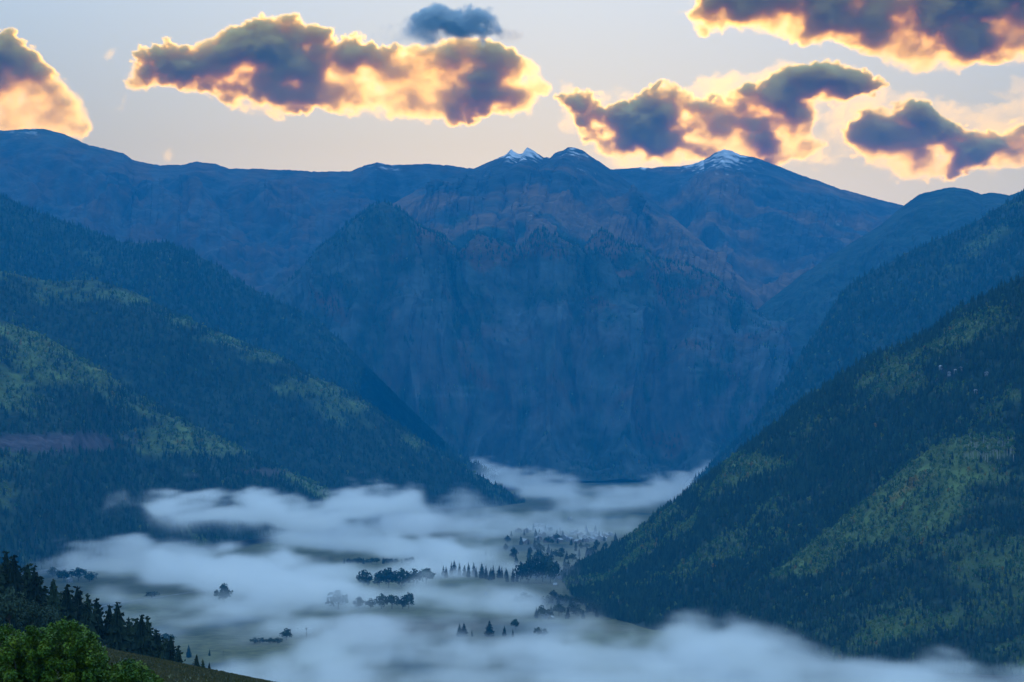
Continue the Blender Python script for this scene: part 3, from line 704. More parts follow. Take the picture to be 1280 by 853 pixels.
TH = [(712.5, 651, 10, 'bright speck of a house highest on the far side of the town'), (669, 659, 12, 'pale roofed house at the upper left end of the town'), (676, 659, 11, 'second pale roofed house at the upper left end of the town'),
      (648, 666, 16, 'left pale block in the low line of roofs at the town edge'), (659, 666, 16, 'right pale block in the low line of roofs at the town edge'), (656, 680, 17, 'broad pale roofed house lowest on the left of the town'),
      (673, 675, 11, 'small pale house above the broad roofed one'), (678, 670, 11, 'small pale house highest in the cluster above the broad roof'), (684, 678, 15, 'pale roofed house right of the broad roofed one'), (699, 678, 12, 'tan house in the middle of the town front'), (712, 677, 12, 'white house standing out in the middle of the town'),
      (716, 678, 9, 'small house touching the white house in the middle of the town')]
for x, y, w, lb in TH: town_house(x, y, w, lb, M_WHITE if 'white' in lb or 'bright' in lb else M_TAN)
for q, (x, y) in enumerate([(731, 674), (734, 678), (737, 670), (741, 669), (744, 674), (750, 675), (755, 676), (757, 672), (763, 670), (728, 678), (747, 671), (722, 680), (706, 674), (692, 674), (739, 677), (725, 670), (718, 668), (702, 668)]):
    town_house(x, y, random.uniform(9, 14), 'small pale house in the packed right hand part of the town', M_TAN if q % 2 else M_WHITE, M_ROOFL if q % 3 else M_ROOF, 'houses of the packed town')
town_house(698, 724, 9, 'white house on the edge of the dense block of trees', M_WHITE, M_ROOFL, rz=0.1)
town_house(694, 733, 10, 'long low white shed under the dense block of trees', M_WHITE, M_ROOFL, rz=1.45, d=6, hw=3)
town_house(681, 773, 8, 'pale roofed farmhouse at the lower edge of the brush bank', M_WHITE, M_ROOFL, rz=0.5)
town_house(689, 774, 7, 'small shed right of the pale roofed farmhouse', M_TAN, M_ROOFL, rz=-0.4, hw=3.5)
town_house(607, 744, 6, 'tiny white hut alone in the fog left of the brush bank', M_WHITE, M_ROOFL, rz=0.2, hw=4)
for q, (x, y, lb) in enumerate([(32, 699, 'pale roof of a house just above the dark conifers at left'), (84, 719, 'upper house on the bank below the left fog'), (87, 729, 'lower house on the bank below the left fog'), (598, 655, 'lone pale house far left of the town')]):
    town_house(x, y, 8, lb, M_WHITE, M_ROOFL)
def on_slope(key, px, py):
    P, C, qx, qy, g, n = SLOPES[key]
    i = np.argmin((qx - px) ** 2 + (qy - py) ** 2)
    return P.reshape(-1, 3)[i]
for q, (x, y, w, lb) in enumerate([(1176, 463, 4, 'upper left house in the dark clearing high on the near slope'), (1186, 470, 5, 'lower left house in the dark clearing high on the near slope'), (1195, 468, 4, 'middle house in the dark clearing high on the near slope'), (1201, 466, 4, 'right house in the dark clearing high on the near slope'), (1234, 471, 6, 'bright white house alone right of the dark clearing'), (1220, 493, 4, 'small house below the dark clearing among aspens'), (1276, 618, 6, 'white house at the right edge above the aspen spur')]):
    p = on_slope('slope', x, y); house(p + [0, 0, 3.0], random.uniform(-.5, .5), w, w * 1.2, 3.5, w * .3, M_WHITE, M_ROOF, lb)

# cabin below the crest of the near hill
def cabin():
    Y = 640.0; s = Y / F
    base = W(143, 842, Y); e = link(bpy.data.objects.new('cabin', None)); e.location = base
    tag(e, 'dark timber cabin with a white edged gable among the conifers', 'cabin')
    def X(px): return (px - 143) * s
    def Z(py): return (842 - py) * s
    a = MB(); w0, w1, pk = X(119), X(140), X(129.5)
    a.box((w0, -1.5, -2), (w1, 6, Z(823))); k = len(a.v)
    a.v += [(w0, -1.5, Z(823)), (w1, -1.5, Z(823)), (pk, -1.5, Z(809.5)), (w0, 6, Z(823)), (w1, 6, Z(823)), (pk, 6, Z(809.5))]; a.f += [(k, k + 1, k + 2), (k + 3, k + 5, k + 4)]
    a.box((w1 + .003, 0, -2), (X(170), 5, Z(829)))
    link(bpy.data.objects.new('wall', a.mesh('wall', M_DARKW)), e)
    r = MB()
    for (x0, z0, x1, z1) in ((w0 - .45, Z(825.5), pk, Z(808.6)), (pk, Z(808.6), w1 + .45, Z(825.5))):
        q = [(x0, -1.9, z0), (x1, -1.9, z1), (x1, 6.4, z1), (x0, 6.4, z0)]; k = len(r.v); r.v += q + [(x, y, z + .16) for x, y, z in q]
        r.f += [(k, k + 1, k + 2, k + 3), (k + 7, k + 6, k + 5, k + 4), (k, k + 4, k + 5, k + 1), (k + 3, k + 2, k + 6, k + 7), (k, k + 3, k + 7, k + 4), (k + 1, k + 5, k + 6, k + 2)]
    k = len(r.v); q = [(w1 + .3, -.4, Z(829.5)), (X(171), -.4, Z(829.5)), (X(171), 2.5, Z(821)), (w1 + .3, 2.5, Z(821)), (X(171), 5.4, Z(829.5)), (w1 + .3, 5.4, Z(829.5))]
    r.v += q; r.f += [(k, k + 1, k + 2, k + 3), (k + 3, k + 2, k + 4, k + 5), (k + 1, k + 4, k + 2), (k, k + 3, k + 5)]
    rf = link(bpy.data.objects.new('roof', r.mesh('roof', M_DROOF)), e)
    for (xa, za, xb, zb, wd) in ((w0 - .5, Z(826), pk, Z(808.0), .42), (pk, Z(808.0), w1 + .5, Z(826), .2)):
        b = MB(); q = [(xa, -2.02, za), (xb, -2.02, zb), (xb, -2.02, zb + wd), (xa, -2.02, za + wd)]; b.v += q + [(x, -1.905, z) for x, y, z in q]
        b.f += [(0, 1, 2, 3), (7, 6, 5, 4), (0, 4, 5, 1), (3, 2, 6, 7), (0, 3, 7, 4), (1, 5, 6, 2)]
        link(bpy.data.objects.new('bargeboard', b.mesh('bargeboard', M_TRIM)), e)
    c = MB(); c.box((X(158.2), 1.9, 0), (X(162), 2.6, Z(819.5))); link(bpy.data.objects.new('chimney', c.mesh('chimney', M_STONE)), rf)
    c2 = MB(); c2.box((X(157.8), 1.8, Z(819.5)), (X(162.4), 2.7, Z(818.6))); link(bpy.data.objects.new('chimney_cap', c2.mesh('chimney_cap', M_ROOFL)), rf)
    w_ = MB(); w_.box((X(126.5), -1.56, Z(835)), (X(132), -1.49, Z(828))); link(bpy.data.objects.new('window', w_.mesh('window', M_PANE)), e)
cabin()

# utility poles in the lower fog
def pole_meshes():
    a = MB(); a.tube((0, 0, -1), (0, 0, 12), 0.22, 0.15, 8)
    b = MB(); b.box((-1.5, -.1, 10.9), (1.5, .1, 11.15)); b.box((-1.1, -.09, 9.9), (1.1, .09, 10.1))
    i = MB()
    for x in (-1.35, -.6, .6, 1.35): i.tube((x, 0, 11.15), (x, 0, 11.45), .07, .05, 6)
    return a.mesh('post', M_POLE), b.mesh('crossarm', M_POLE), i.mesh('insulator', M_ROOFL)
PM = pole_meshes()
for x, y, hh, lb in ((383, 800, 15, 'utility pole right of the dark round tree in the lower fog'), (276, 842, 13, 'utility pole in the fog just beyond the crest of the hill'), (279, 823, 10, 'farther utility pole above the one near the crest'), (425, 806, 10, 'faint utility pole left of the joined dark spruces')):
    p = on_floor(x, y); e = link(bpy.data.objects.new('utility_pole', None)); e.location = p; k = hh * p[1] / F / 12.0
    e.scale = (k, k, k); e.rotation_euler.z = 0.5; tag(e, lb, 'utility pole', 'utility poles in the fog')
    for nm, me in zip(('post', 'crossarm', 'insulator'), PM): link(bpy.data.objects.new(nm, me), e)

# pale road over the valley floor
def road():
    pts = np.array([(70, 768), (120, 760), (160, 752), (210, 745), (250, 739), (300, 734), (360, 731)], float)
    t = np.linspace(0, 1, 160); q = resample(np.c_[pts, pts[:, :1]], t)
    c = WF(q[:, 0], q[:, 1])[:, :2]; d = np.gradient(c, axis=0); d /= np.linalg.norm(d, axis=1, keepdims=True); nrm = np.c_[-d[:, 1], d[:, 0]]
    P = np.stack([np.c_[c + nrm * o, ground_z(c[:, 0], c[:, 1]) + 0.5] for o in (-4, -1.5, 1.5, 4)], 1)
    C = np.broadcast_to(np.array([.15, .145, .14]), P.shape)
    grid_object('road', P, C, MT_NEAR, 'pale road crossing the foggy floor')
road()

# ------------------------------------------------------------------ trees on the near hill
def n_conifer(seed): return near_conifer_parts(1.0, seed, (0.23, 0.26, 0.29, 0.24)[seed % 4], 38)
def n_broad(seed): return broad_parts(1.0, 1.0, seed, 1500, 16, 0.035)
def hill_tree(px, top, Y, kind, label, group=None, seed=0, wpx=None):
    p = W(px, top, Y); z = float(hill_z(np.array([p[0]]), np.array([Y]))[0]) - 0.3
    h = p[2] - z; loc = (p[0], Y, z)
    if kind == 'c': return tree('nc', loc, h, h, label, group, M_CON2, 400 + seed % 6, 'conifer_tree', 'tree', n_conifer)
    return tree('nb', loc, h, (wpx or 40) * Y / F, label, group, M_SAGE, 420 + seed % 3, 'leafy_tree', 'tree', n_broad)
HT = [(-6, 684, 640), (8, 687, 655), (22, 692, 640), (34, 702, 660), (40, 706, 640), (54, 718, 650), (66, 722, 640), (75, 738, 660), (88, 729, 645), (96, 731, 655), (110, 741, 640), (124, 746, 650), (134, 754, 660), (147, 751, 645), (166, 772, 655), (175, 767, 640), (185, 769, 650), (157, 770, 660), (213, 794, 630), (204, 802, 645)]
LB = ['tall dark conifer cut by the left edge of the picture', 'tallest dark conifer of the mass at far left', 'dark conifer with a broad top in the far left mass', 'dark conifer hidden at the right of the far left mass', 'dark conifer in the shade right of the far left mass', 'pointed conifer between the far left mass and the gap', 'dark full conifer on the left side of the pale gap', 'low conifer filling the pale gap in the row', 'left one of the twin topped conifers right of the gap', 'right one of the twin topped conifers right of the gap', 'narrow conifer right of the twin topped pair', 'slim conifer left of the pointed one above the cabin gable', 'short conifer beside the pointed one above the cabin', 'sharply pointed conifer above the cabin roof', 'left shoulder of the big bushy conifer group by the chimney', 'tallest of the big bushy conifers by the chimney', 'right hand one of the big bushy conifers by the chimney', 'lower conifer behind the cabin chimney', 'ragged dark conifer standing apart on the crest', 'small conifer leaning against the ragged one on the crest']
for k, ((x, y, Y), lb) in enumerate(zip(HT, LB)): hill_tree(x, y, Y, 'c', lb, 'conifers along the hill crest', k)
for k, (x, y, Y) in enumerate([(2, 702, 690), (15, 698, 700), (29, 706, 700), (46, 720, 700), (60, 732, 695), (72, 742, 700), (82, 748, 690), (103, 752, 695), (118, 760, 690), (140, 766, 690), (152, 775, 685), (192, 784, 670), (199, 790, 650), (207, 797, 655), (221, 806, 640)]):
    hill_tree(x, y, Y, 'c', ORD[k] + ' conifer from the left in the shaded second row behind the crest', 'conifers of the second row', k + 1)
for k, (x, y, Y, lb) in enumerate([(246, 818, 600, 'small dark conifer at the right end of the crest row'), (254, 824, 604, 'middle one of the small trees ending the crest row'), (261, 828, 598, 'lowest bushy tree ending the crest row')]): hill_tree(x, y, Y, 'c', lb, 'conifers along the hill crest', k + 2)
for k, (x, y, Y, w, lb) in enumerate([(12, 733, 520, 46, 'grey green leafy tree at the left edge below the conifers'), (40, 750, 530, 40, 'smaller grey green leafy tree right of the one at the edge'), (62, 757, 540, 34, 'dark leafy tree just above the bright green bush'), (92, 775, 545, 36, 'low leafy tree under the twin topped conifers'), (108, 790, 548, 30, 'low leafy tree touching the bright green bush'), (232, 832, 585, 20, 'low round bush between the ragged conifer and the crest end')]): hill_tree(x, y, Y, 'b', lb, 'leafy trees below the conifers', k, w)

def bright_bush():
    """near leafy bush: a dome of many leafy shoots, leaves in tufts, with stems"""
    Y = 150.0; s = Y / F; r = random.Random(5)
    e = link(bpy.data.objects.new('leafy_bush', None)); c0 = W(70, 850, Y); zb = float(hill_z(np.array([c0[0]]), np.array([Y]))[0]); e.location = (c0[0], Y, zb)
    tag(e, 'bright green leafy bush filling the lower left corner', 'bush')
    leaves, stems = MB(), MB()
    tops = [(-30, 788), (-8, 782), (8, 784), (22, 793), (38, 784), (52, 790), (66, 786), (80, 778), (92, 779), (104, 786), (114, 795), (120, 808), (126, 824), (138, 836), (152, 831), (164, 827), (174, 832), (184, 842), (196, 850), (30, 800), (60, 800), (90, 796), (10, 805), (105, 812)]
    shoots = []
    for (x, y) in tops:
        for q in range(13 if y < 830 else 6):
            yy = y + 4 + q * r.uniform(6, 10.5) * (1 if y < 830 else .5); dep = r.uniform(-1.8, 1.8) * (1 - 0.2 * (q == 0))
            p = W(x + r.uniform(-8, 8) * (q > 0), min(yy, 905), Y + dep); shoots.append((Vector(p) - Vector(e.location), r.uniform(.26, .50)))
    for (x, y) in tops:
        for q in range(7):
            shoots.append((Vector(W(x + r.uniform(-10, 10), min(905, y + 10 + q * r.uniform(8, 14)), Y + r.uniform(1.2, 3.0))) - Vector(e.location), r.uniform(.35, .55)))
    for p, rad in shoots:
        if p.z < .15: continue
        if len(stems.f) < 180: stems.tube((p.x * .5, p.y * .5, -.1), tuple(p * .9), .035, .012, 5)
        for i in range(150):
            d = Vector((r.gauss(0, 1), r.gauss(0, 1), r.gauss(0.25, .9))).normalized(); c = p + d * rad * r.uniform(.45, 1.05); c.z = max(c.z, .05)
            n = (d * .7 + Vector((r.gauss(0, .6), r.gauss(0, .6), r.gauss(.35, .6)))).normalized(); u = n.orthogonal().normalized(); v = n.cross(u); a = r.random() * 6.3
            u, v = u * math.cos(a) + v * math.sin(a), v * math.cos(a) - u * math.sin(a)
            l = r.uniform(.07, .13); w = l * r.uniform(.4, .6)
            leaves.poly([tuple(c - u * l), tuple(c + v * w + n * .015), tuple(c + u * l), tuple(c - v * w + n * .015)])
    lo = link(bpy.data.objects.new('foliage', leaves.mesh('foliage', M_SHRUB)), e)
    link(bpy.data.objects.new('stem', stems.mesh('stem', M_BARK)), e)
    print('bush leaves', len(leaves.f))
bright_bush()

# grass tufts over the visible crest of the hill
def grass():
    r = random.Random(9); m = MB()
    for i in range(22000):
        Y = r.uniform(230, 600); px = r.uniform(95, 400); x = (px - 640) / F * Y
        z = float(hill_z(np.array([x]), np.array([Y]))[0]); k = r.uniform(.15, .5)
        a = r.random() * 3.14; dx, dy = .22 * math.cos(a), .22 * math.sin(a)
        m.poly([(x - dx, Y - dy, z - .35), (x + dx, Y + dy, z - .35), (x + dx * .6 + r.uniform(-.1, .1), Y + dy, z + k), (x - dx * .6, Y - dy, z + k * r.uniform(.6, 1))])
    tag(link(bpy.data.objects.new('grass', m.mesh('grass', M_DRY))), 'rough dry grass along the crest of the near hill', kind='stuff')
M_DRY = leaf_mat('dry_grass_blades', (0.035, 0.045, 0.016), (0.06, 0.062, 0.025), (0.11, 0.095, 0.045), 0.25, 0.9, False)
grass()

# ------------------------------------------------------------------ haze
HAZE_D, HAZE_C = 3.2e-5, (0.01, 0.45, 1.0, 1)
def vol_mat(name, density, colour, aniso, attr=False):
    m = bpy.data.materials.new(name); m.use_nodes = True
    nt = m.node_tree
    for n in list(nt.nodes):
        if n.type == 'BSDF_PRINCIPLED': nt.nodes.remove(n)
    pv = nt.nodes.new('ShaderNodeVolumePrincipled')
    pv.inputs['Color'].default_value = colour
    pv.inputs['Density'].default_value = density
    pv.inputs['Anisotropy'].default_value = aniso
    if not attr: pv.inputs['Density Attribute'].default_value = ''
    nt.links.new(pv.outputs[0], nt.nodes['Material Output'].inputs['Volume'])
    return m
def haze_box():
    lo, hi = (-27500, -7000, -62), (27500, 27500, 1720)
    bm = bmesh.new()
    r = bmesh.ops.create_cube(bm, size=1.0)
    for vv in bm.verts:
        vv.co = [lo[k] if vv.co[k] < 0 else hi[k] for k in range(3)]
    me = bpy.data.meshes.new('haze'); bm.to_mesh(me); bm.free()
    me.materials.append(vol_mat('blue_air', HAZE_D, HAZE_C, 0.0))
    tag(link(bpy.data.objects.new('haze', me)), 'blue morning haze filling the whole valley', kind='stuff')
haze_box()

# ------------------------------------------------------------------ volume grids: fog on the valley floor, clouds
def float_image(name, arr):
    h, w = arr.shape[:2]
    im = bpy.data.images.new(name, w, h, float_buffer=True, alpha=True, is_data=True)
    a = np.ones((h, w, 4), np.float32); a[..., :arr.shape[2]] = arr
    im.pixels.foreach_set(a.reshape(-1)); im.update()
    return im
class GN:
    def __init__(s, name):
        s.t = bpy.data.node_groups.new(name, 'GeometryNodeTree')
        s.t.interface.new_socket('Geometry', in_out='INPUT', socket_type='NodeSocketGeometry')
        s.t.interface.new_socket('Geometry', in_out='OUTPUT', socket_type='NodeSocketGeometry')
        s.i = s.t.nodes.new('NodeGroupInput'); s.o = s.t.nodes.new('NodeGroupOutput')
    def n(s, ty, **kw):
        n = s.t.nodes.new(ty)
        for k, v in kw.items(): setattr(n, k, v)
        return n
    def l(s, a, b): s.t.links.new(a, b)
    def put(s, sock, v):
        if isinstance(v, bpy.types.NodeSocket): s.l(v, sock)
        else: sock.default_value = v
    def m(s, op, a, b=None, c=None):
        n = s.n('ShaderNodeMath', operation=op)
        for k, v in enumerate((a, b, c)):
            if v is not None: s.put(n.inputs[k], v)
        return n.outputs[0]
    def ss(s, x, a, b):
        n = s.n('ShaderNodeMapRange', interpolation_type='SMOOTHSTEP')
        s.put(n.inputs[0], x); s.put(n.inputs[1], a); s.put(n.inputs[2], b)
        return n.outputs[0]
def volume_object(name, lo, hi, res, dens_fn, mat, label, cat=None, kind='stuff', group=None):
    g = GN(name + '_grid')
    vc = g.n('GeometryNodeVolumeCube')
    pos = g.n('GeometryNodeInputPosition').outputs[0]
    sx = g.n('ShaderNodeSeparateXYZ'); g.l(pos, sx.inputs[0])
    g.l(dens_fn(g, pos, sx.outputs[0], sx.outputs[1], sx.outputs[2]), vc.inputs['Density'])
    vc.inputs['Min'].default_value = lo; vc.inputs['Max'].default_value = hi
    for k, ax in enumerate('XYZ'): vc.inputs['Resolution ' + ax].default_value = int(res[k])
    sm = g.n('GeometryNodeSetMaterial'); sm.inputs['Material'].default_value = mat
    g.l(vc.outputs[0], sm.inputs[0]); g.l(sm.outputs[0], g.o.inputs[0])
    vd = bpy.data.volumes.new(name); vd.materials.append(mat)
    o = link(bpy.data.objects.new(name, vd))
    md = o.modifiers.new('grid', 'NODES'); md.node_group = g.t
    return tag(o, label, cat, group, kind)

FX0, FX1, FY0, FY1 = -1600.0, 1000.0, 2500.0, 10600.0
def fog_map(FOG):
    nx, ny = 325, 810
    X, Y = np.meshgrid(np.linspace(FX0, FX1, nx), np.linspace(FY0, FY1, ny))
    P = np.stack([X, Y, X * 0 + 14], -1)
    px, py = PX(P)
    px = px + 46 * fbm(X / 330, Y / 1300, 4, 101); py = py + 7 * fbm(X / 260, Y / 1100, 4, 102)
    n = fbm(X / 230, Y / 900, 6, 105, 0.58); n2 = fbm(X / 90, Y / 420, 4, 115, 0.6)
    D = np.zeros_like(X); top = np.full_like(X, 20.0); base = np.full_like(X, -8.0); wsum = np.full_like(X, 0.04)
    for pts, hw, d, h, *b in FOG:
        k = np.zeros_like(X); b = b[0] if b else -8
        for (x0, y0), (x1, y1) in zip(pts[:-1], pts[1:]):
            t = np.clip(((px - x0) * (x1 - x0) + (py - y0) * (y1 - y0) * 16) / ((x1 - x0) ** 2 + 16 * (y1 - y0) ** 2 + 1e-6), 0, 1)
            dx = (px - x0 - t * (x1 - x0)) * 0.25; dy = py - y0 - t * (y1 - y0)
            k = np.maximum(k, np.exp(-1.1 * (dx * dx + dy * dy) / (hw * hw)))
        e = d * sstep(0.22, 0.95, k * (1 + 0.9 * np.clip(n, -0.42, 1) + 0.35 * n2) + 0.12 * n)
        D = 1 - (1 - D) * (1 - np.clip(e, 0, 1)) if True else D
        wt = k ** 2 * d
        top = (top * wsum + h * wt) / (wsum + wt); base = (base * wsum + b * wt) / (wsum + wt); wsum = wsum + wt
    hole = 0.95 * sstep(816, 836, py) * sstep(330, 430, px) * (len(FOG) > 6)
    D = D ** 1.8 * np.clip(0.8 + 0.8 * n + 0.4 * n2, 0.38, 1.6)
    top = base + (top - base) * np.clip(1 + 0.55 * n2 + 0.35 * n, 0.62, 1.7)
    D = np.maximum(D, hole * (0.85 + 0.3 * n2)); top = np.where(hole > 0.1, np.maximum(top, 18), top)
    D[:4] = 0; D[-4:] = 0; D[:, :4] = 0; D[:, -4:] = 0
    return np.stack([D, base, top], -1)
FOG = [  # points in photo pixels laid on the valley floor, half width in px, density, top height, base height
    ([(330, 850), (440, 818), (620, 812), (820, 812), (1000, 835), (1320, 862)], 28, 1.15, 20),
    ([(420, 806), (700, 808), (860, 802), (900, 798)], 8, 0.55, 13),
    ([(360, 846), (700, 844), (1000, 852)], 16, 0.9, 15),
    ([(870, 795), (960, 815), (1120, 846), (1320, 852)], 12, 0.85, 50),
    ([(200, 790), (420, 785), (620, 778), (720, 775)], 17, 0.5, 9),
    ([(40, 695), (160, 706), (300, 722), (430, 735)], 22, 0.95, 48),
    ([(150, 742), (330, 748), (470, 740)], 12, 0.5, 24),
    ([(400, 712), (520, 714), (640, 708)], 10, 0.75, 24),
    ([(540, 742), (590, 748), (640, 750)], 10, 0.62, 30),
    ([(160, 650), (260, 655), (380, 668), (480, 682), (580, 694)], 12, 0.8, 44, 2),
    ([(150, 628), (260, 630), (340, 636), (440, 650)], 8, 0.72, 62, 14),
    ([(380, 640), (470, 648), (500, 655)], 10, 0.62, 48, 3),
    ([(500, 645), (600, 655), (750, 658)], 16, 0.34, 46),
    ([(596, 604), (650, 618), (700, 630)], 6, 0.42, 105, 30),
    ([(700, 640), (790, 634), (860, 616), (880, 604)], 6, 0.42, 88, 16),
    ([(480, 622), (560, 628), (620, 640)], 8, 0.30, 70, 10),
    ([(170, 762), (300, 764), (420, 776), (560, 772)], 13, 0.55, 13),
    ([(110, 640), (200, 618), (330, 612), (470, 625)], 16, 0.16, 110, 20),
    ([(60, 690), (120, 668), (240, 668)], 10, 0.45, 62, 4),
    ([(250, 770), (500, 765), (640, 745), (620, 700)], 40, 0.19, 24),
]
FOG_HANGING = [  # second layer: streaks hanging against the foot of the left hills
    ([(190, 707), (270, 700), (340, 692)], 5, 0.8, 168, 124),
    ([(125, 713), (165, 709), (220, 705)], 4, 0.45, 165, 136),
    ([(330, 694), (400, 682), (470, 672), (505, 668)], 6, 0.8, 132, 66),
    ([(200, 705), (300, 697), (400, 684)], 6, 0.55, 112, 44),
    ([(140, 714), (150, 712)], 2, 0.35, 190, 150),
]
def fog_density(g, pos, x, y, z, FOG_IM):
    u = g.m('DIVIDE', g.m('SUBTRACT', x, FX0), FX1 - FX0); v = g.m('DIVIDE', g.m('SUBTRACT', y, FY0), FY1 - FY0)
    cv = g.n('ShaderNodeCombineXYZ'); g.put(cv.inputs[0], u); g.put(cv.inputs[1], v)
    it = g.n('GeometryNodeImageTexture', interpolation='Linear', extension='EXTEND')
    it.inputs['Image'].default_value = FOG_IM; g.l(cv.outputs[0], it.inputs['Vector'])
    sc = g.n('FunctionNodeSeparateColor'); g.l(it.outputs['Color'], sc.inputs[0])
    t = g.m('DIVIDE', g.m('SUBTRACT', z, sc.outputs[1]), g.m('SUBTRACT', sc.outputs[2], sc.outputs[1]))
    no = g.n('ShaderNodeTexNoise'); no.inputs['Scale'].default_value = 1.0; no.inputs['Detail'].default_value = 5.0
    vm = g.n('ShaderNodeVectorMath', operation='MULTIPLY'); g.l(pos, vm.inputs[0]); vm.inputs[1].default_value = (1 / 85.0, 1 / 330.0, 1 / 24.0)
    g.l(vm.outputs[0], no.inputs['Vector'])
    t2 = g.m('ADD', t, g.m('MULTIPLY', g.m('SUBTRACT', no.outputs[0], 0.5), 2.1))
    prof = g.m('MULTIPLY', g.ss(t, 0.0, 0.12), g.ss(t2, 1.05, 0.1))
    return g.m('MULTIPLY', g.m('MULTIPLY', sc.outputs[0], prof), 0.030)
FOG_M = vol_mat('valley_fog', 1.0, (1.0, 0.998, 0.995, 1), 0.45, True)
IM_LOW, IM_HANG = float_image('fog_layers', fog_map(FOG)), float_image('fog_streaks', fog_map(FOG_HANGING))
volume_object('fog', (FX0, FY0, -8), (FX1, FY1, 120), (260, 520, 32), lambda *a: fog_density(*a, IM_LOW), FOG_M, 'pale banks of ground fog lying over the valley floor')
volume_object('fog', (-1200, 4700, 30), (100, 7300, 215), (170, 170, 46), lambda *a: fog_density(*a, IM_HANG), FOG_M, 'thin streaks of fog hanging against the foot of the left hills')

CLOUD_M = vol_mat('cloud', 1.0, (0.996, 0.835, 0.33, 1), 0.68, True)
SHADE_M = vol_mat('cloud_shade_tint', 1.0, (0.72, 0.73, 0.73, 1), 0.4, True)  # shade on the small dark cloud put into a greyer scatter colour
def cloud(poly, D, label, R=42, res=14.0, dens=0.040, seed=1, thin=0.62, warp=20.0, soft=175.0, mat=None, rag=1.0):
    poly = np.asarray(poly, float)
    m = 26
    x0, x1 = poly[:, 0].min() - m, poly[:, 0].max() + m; y0, y1 = poly[:, 1].min() - m, poly[:, 1].max() + m
    sc = D / F
    nx, ny = int((x1 - x0) * 1.2), int((y1 - y0) * 1.2)
    gx, gy = np.meshgrid(np.linspace(x0, x1, nx), np.linspace(y1, y0, ny))
    qx = gx + warp * fbm(gx / 30, gy / 24, 6, seed, 0.68); qy = gy + warp * fbm(gx / 30, gy / 24, 6, seed + 7, 0.68)
    ins = np.zeros(gx.shape, bool); dist = np.full(gx.shape, 1e9)
    for (ax, ay), (bx, by) in zip(poly, np.roll(poly, -1, 0)):
        t = np.clip(((qx - ax) * (bx - ax) + (qy - ay) * (by - ay)) / ((bx - ax) ** 2 + (by - ay) ** 2 + 1e-9), 0, 1)
        dist = np.minimum(dist, np.hypot(qx - ax - t * (bx - ax), qy - ay - t * (by - ay)))
        ins ^= ((ay > qy) != (by > qy)) & (qx < (bx - ax) * (qy - ay) / (by - ay + 1e-9) + ax)
    d = np.where(ins, dist, 0)
    ht = np.sqrt(np.clip(R * R - (R - np.minimum(d, R)) ** 2, 0, None))
    ht = ht * np.clip(1 - thin + thin * (1 + 1.7 * fbm(gx / 55, gy / 38, 5, seed + 20)), 0.08, 1.6) * sc
    im = float_image('cloud_depth', np.stack([ht, np.where(ins, dist, -dist) * sc, ht * 0], -1))
    c = W((x0 + x1) / 2, (y0 + y1) / 2, D)
    hx, hz, hy = (x1 - x0) / 2 * sc, (y1 - y0) / 2 * sc, R * sc * 1.35 + 40
    amp = min(1.0, rag * R * sc / 302.0)
    def fn(g, pos, x, y, z):
        u = g.m('ADD', g.m('DIVIDE', x, 2 * hx), 0.5); v = g.m('ADD', g.m('DIVIDE', z, 2 * hz), 0.5)
        cv = g.n('ShaderNodeCombineXYZ'); g.put(cv.inputs[0], u); g.put(cv.inputs[1], v)
        it = g.n('GeometryNodeImageTexture', interpolation='Linear', extension='EXTEND')
        it.inputs['Image'].default_value = im; g.l(cv.outputs[0], it.inputs['Vector'])
        s2 = g.n('FunctionNodeSeparateColor'); g.l(it.outputs['Color'], s2.inputs[0])
        no = g.n('ShaderNodeTexNoise'); no.inputs['Scale'].default_value = 1 / 260.0; no.inputs['Detail'].default_value = 6.0; no.inputs['Roughness'].default_value = 0.62
        off = g.n('ShaderNodeVectorMath', operation='ADD'); g.l(pos, off.inputs[0]); off.inputs[1].default_value = (seed * 777.0, 0, seed * 333.0)
        g.l(off.outputs[0], no.inputs['Vector'])
        k = g.m('SUBTRACT', s2.outputs[0], g.m('ABSOLUTE', y))
        n2 = g.n('ShaderNodeTexNoise'); n2.inputs['Scale'].default_value = 1 / 900.0; n2.inputs['Detail'].default_value = 2.0
        g.l(off.outputs[0], n2.inputs['Vector'])
        k = g.m('ADD', k, g.m('MULTIPLY', g.m('SUBTRACT', no.outputs[0], 0.52), 520.0 * amp))
        k = g.m('ADD', k, g.m('MULTIPLY', g.m('SUBTRACT', n2.outputs[0], 0.5), 300.0 * amp))
        n3 = g.n('ShaderNodeTexNoise'); n3.inputs['Scale'].default_value = 1 / 75.0; n3.inputs['Detail'].default_value = 3.0
        g.l(off.outputs[0], n3.inputs['Vector'])
        k = g.m('ADD', k, g.m('MULTIPLY', g.m('SUBTRACT', n3.outputs[0], 0.5), 150.0 * amp))
        sft = g.m('MULTIPLY', g.m('MULTIPLY_ADD', g.ss(v, 0.75, 0.2), 1.4, 0.5), g.m('MULTIPLY_ADD', g.ss(n2.outputs[0], 0.35, 0.65), 1.9, 0.35))
        sft = g.m('MULTIPLY', sft, soft * amp)
        body = g.m('POWER', g.m('MINIMUM', g.m('MAXIMUM', g.m('DIVIDE', k, sft), 0.0), 1.0), 2.0)
        body = g.m('MULTIPLY', body, g.ss(s2.outputs[1], -10.0, 70.0))
        return g.m('MULTIPLY', body, dens)
    o = volume_object('cloud', (-hx, -hy, -hz), (hx, hy, hz), (2 * hx / res, 2 * hy / (res * 1.6), 2 * hz / res), fn, mat or CLOUD_M, label, 'cloud', 'thing')
    o.location = c
    return o
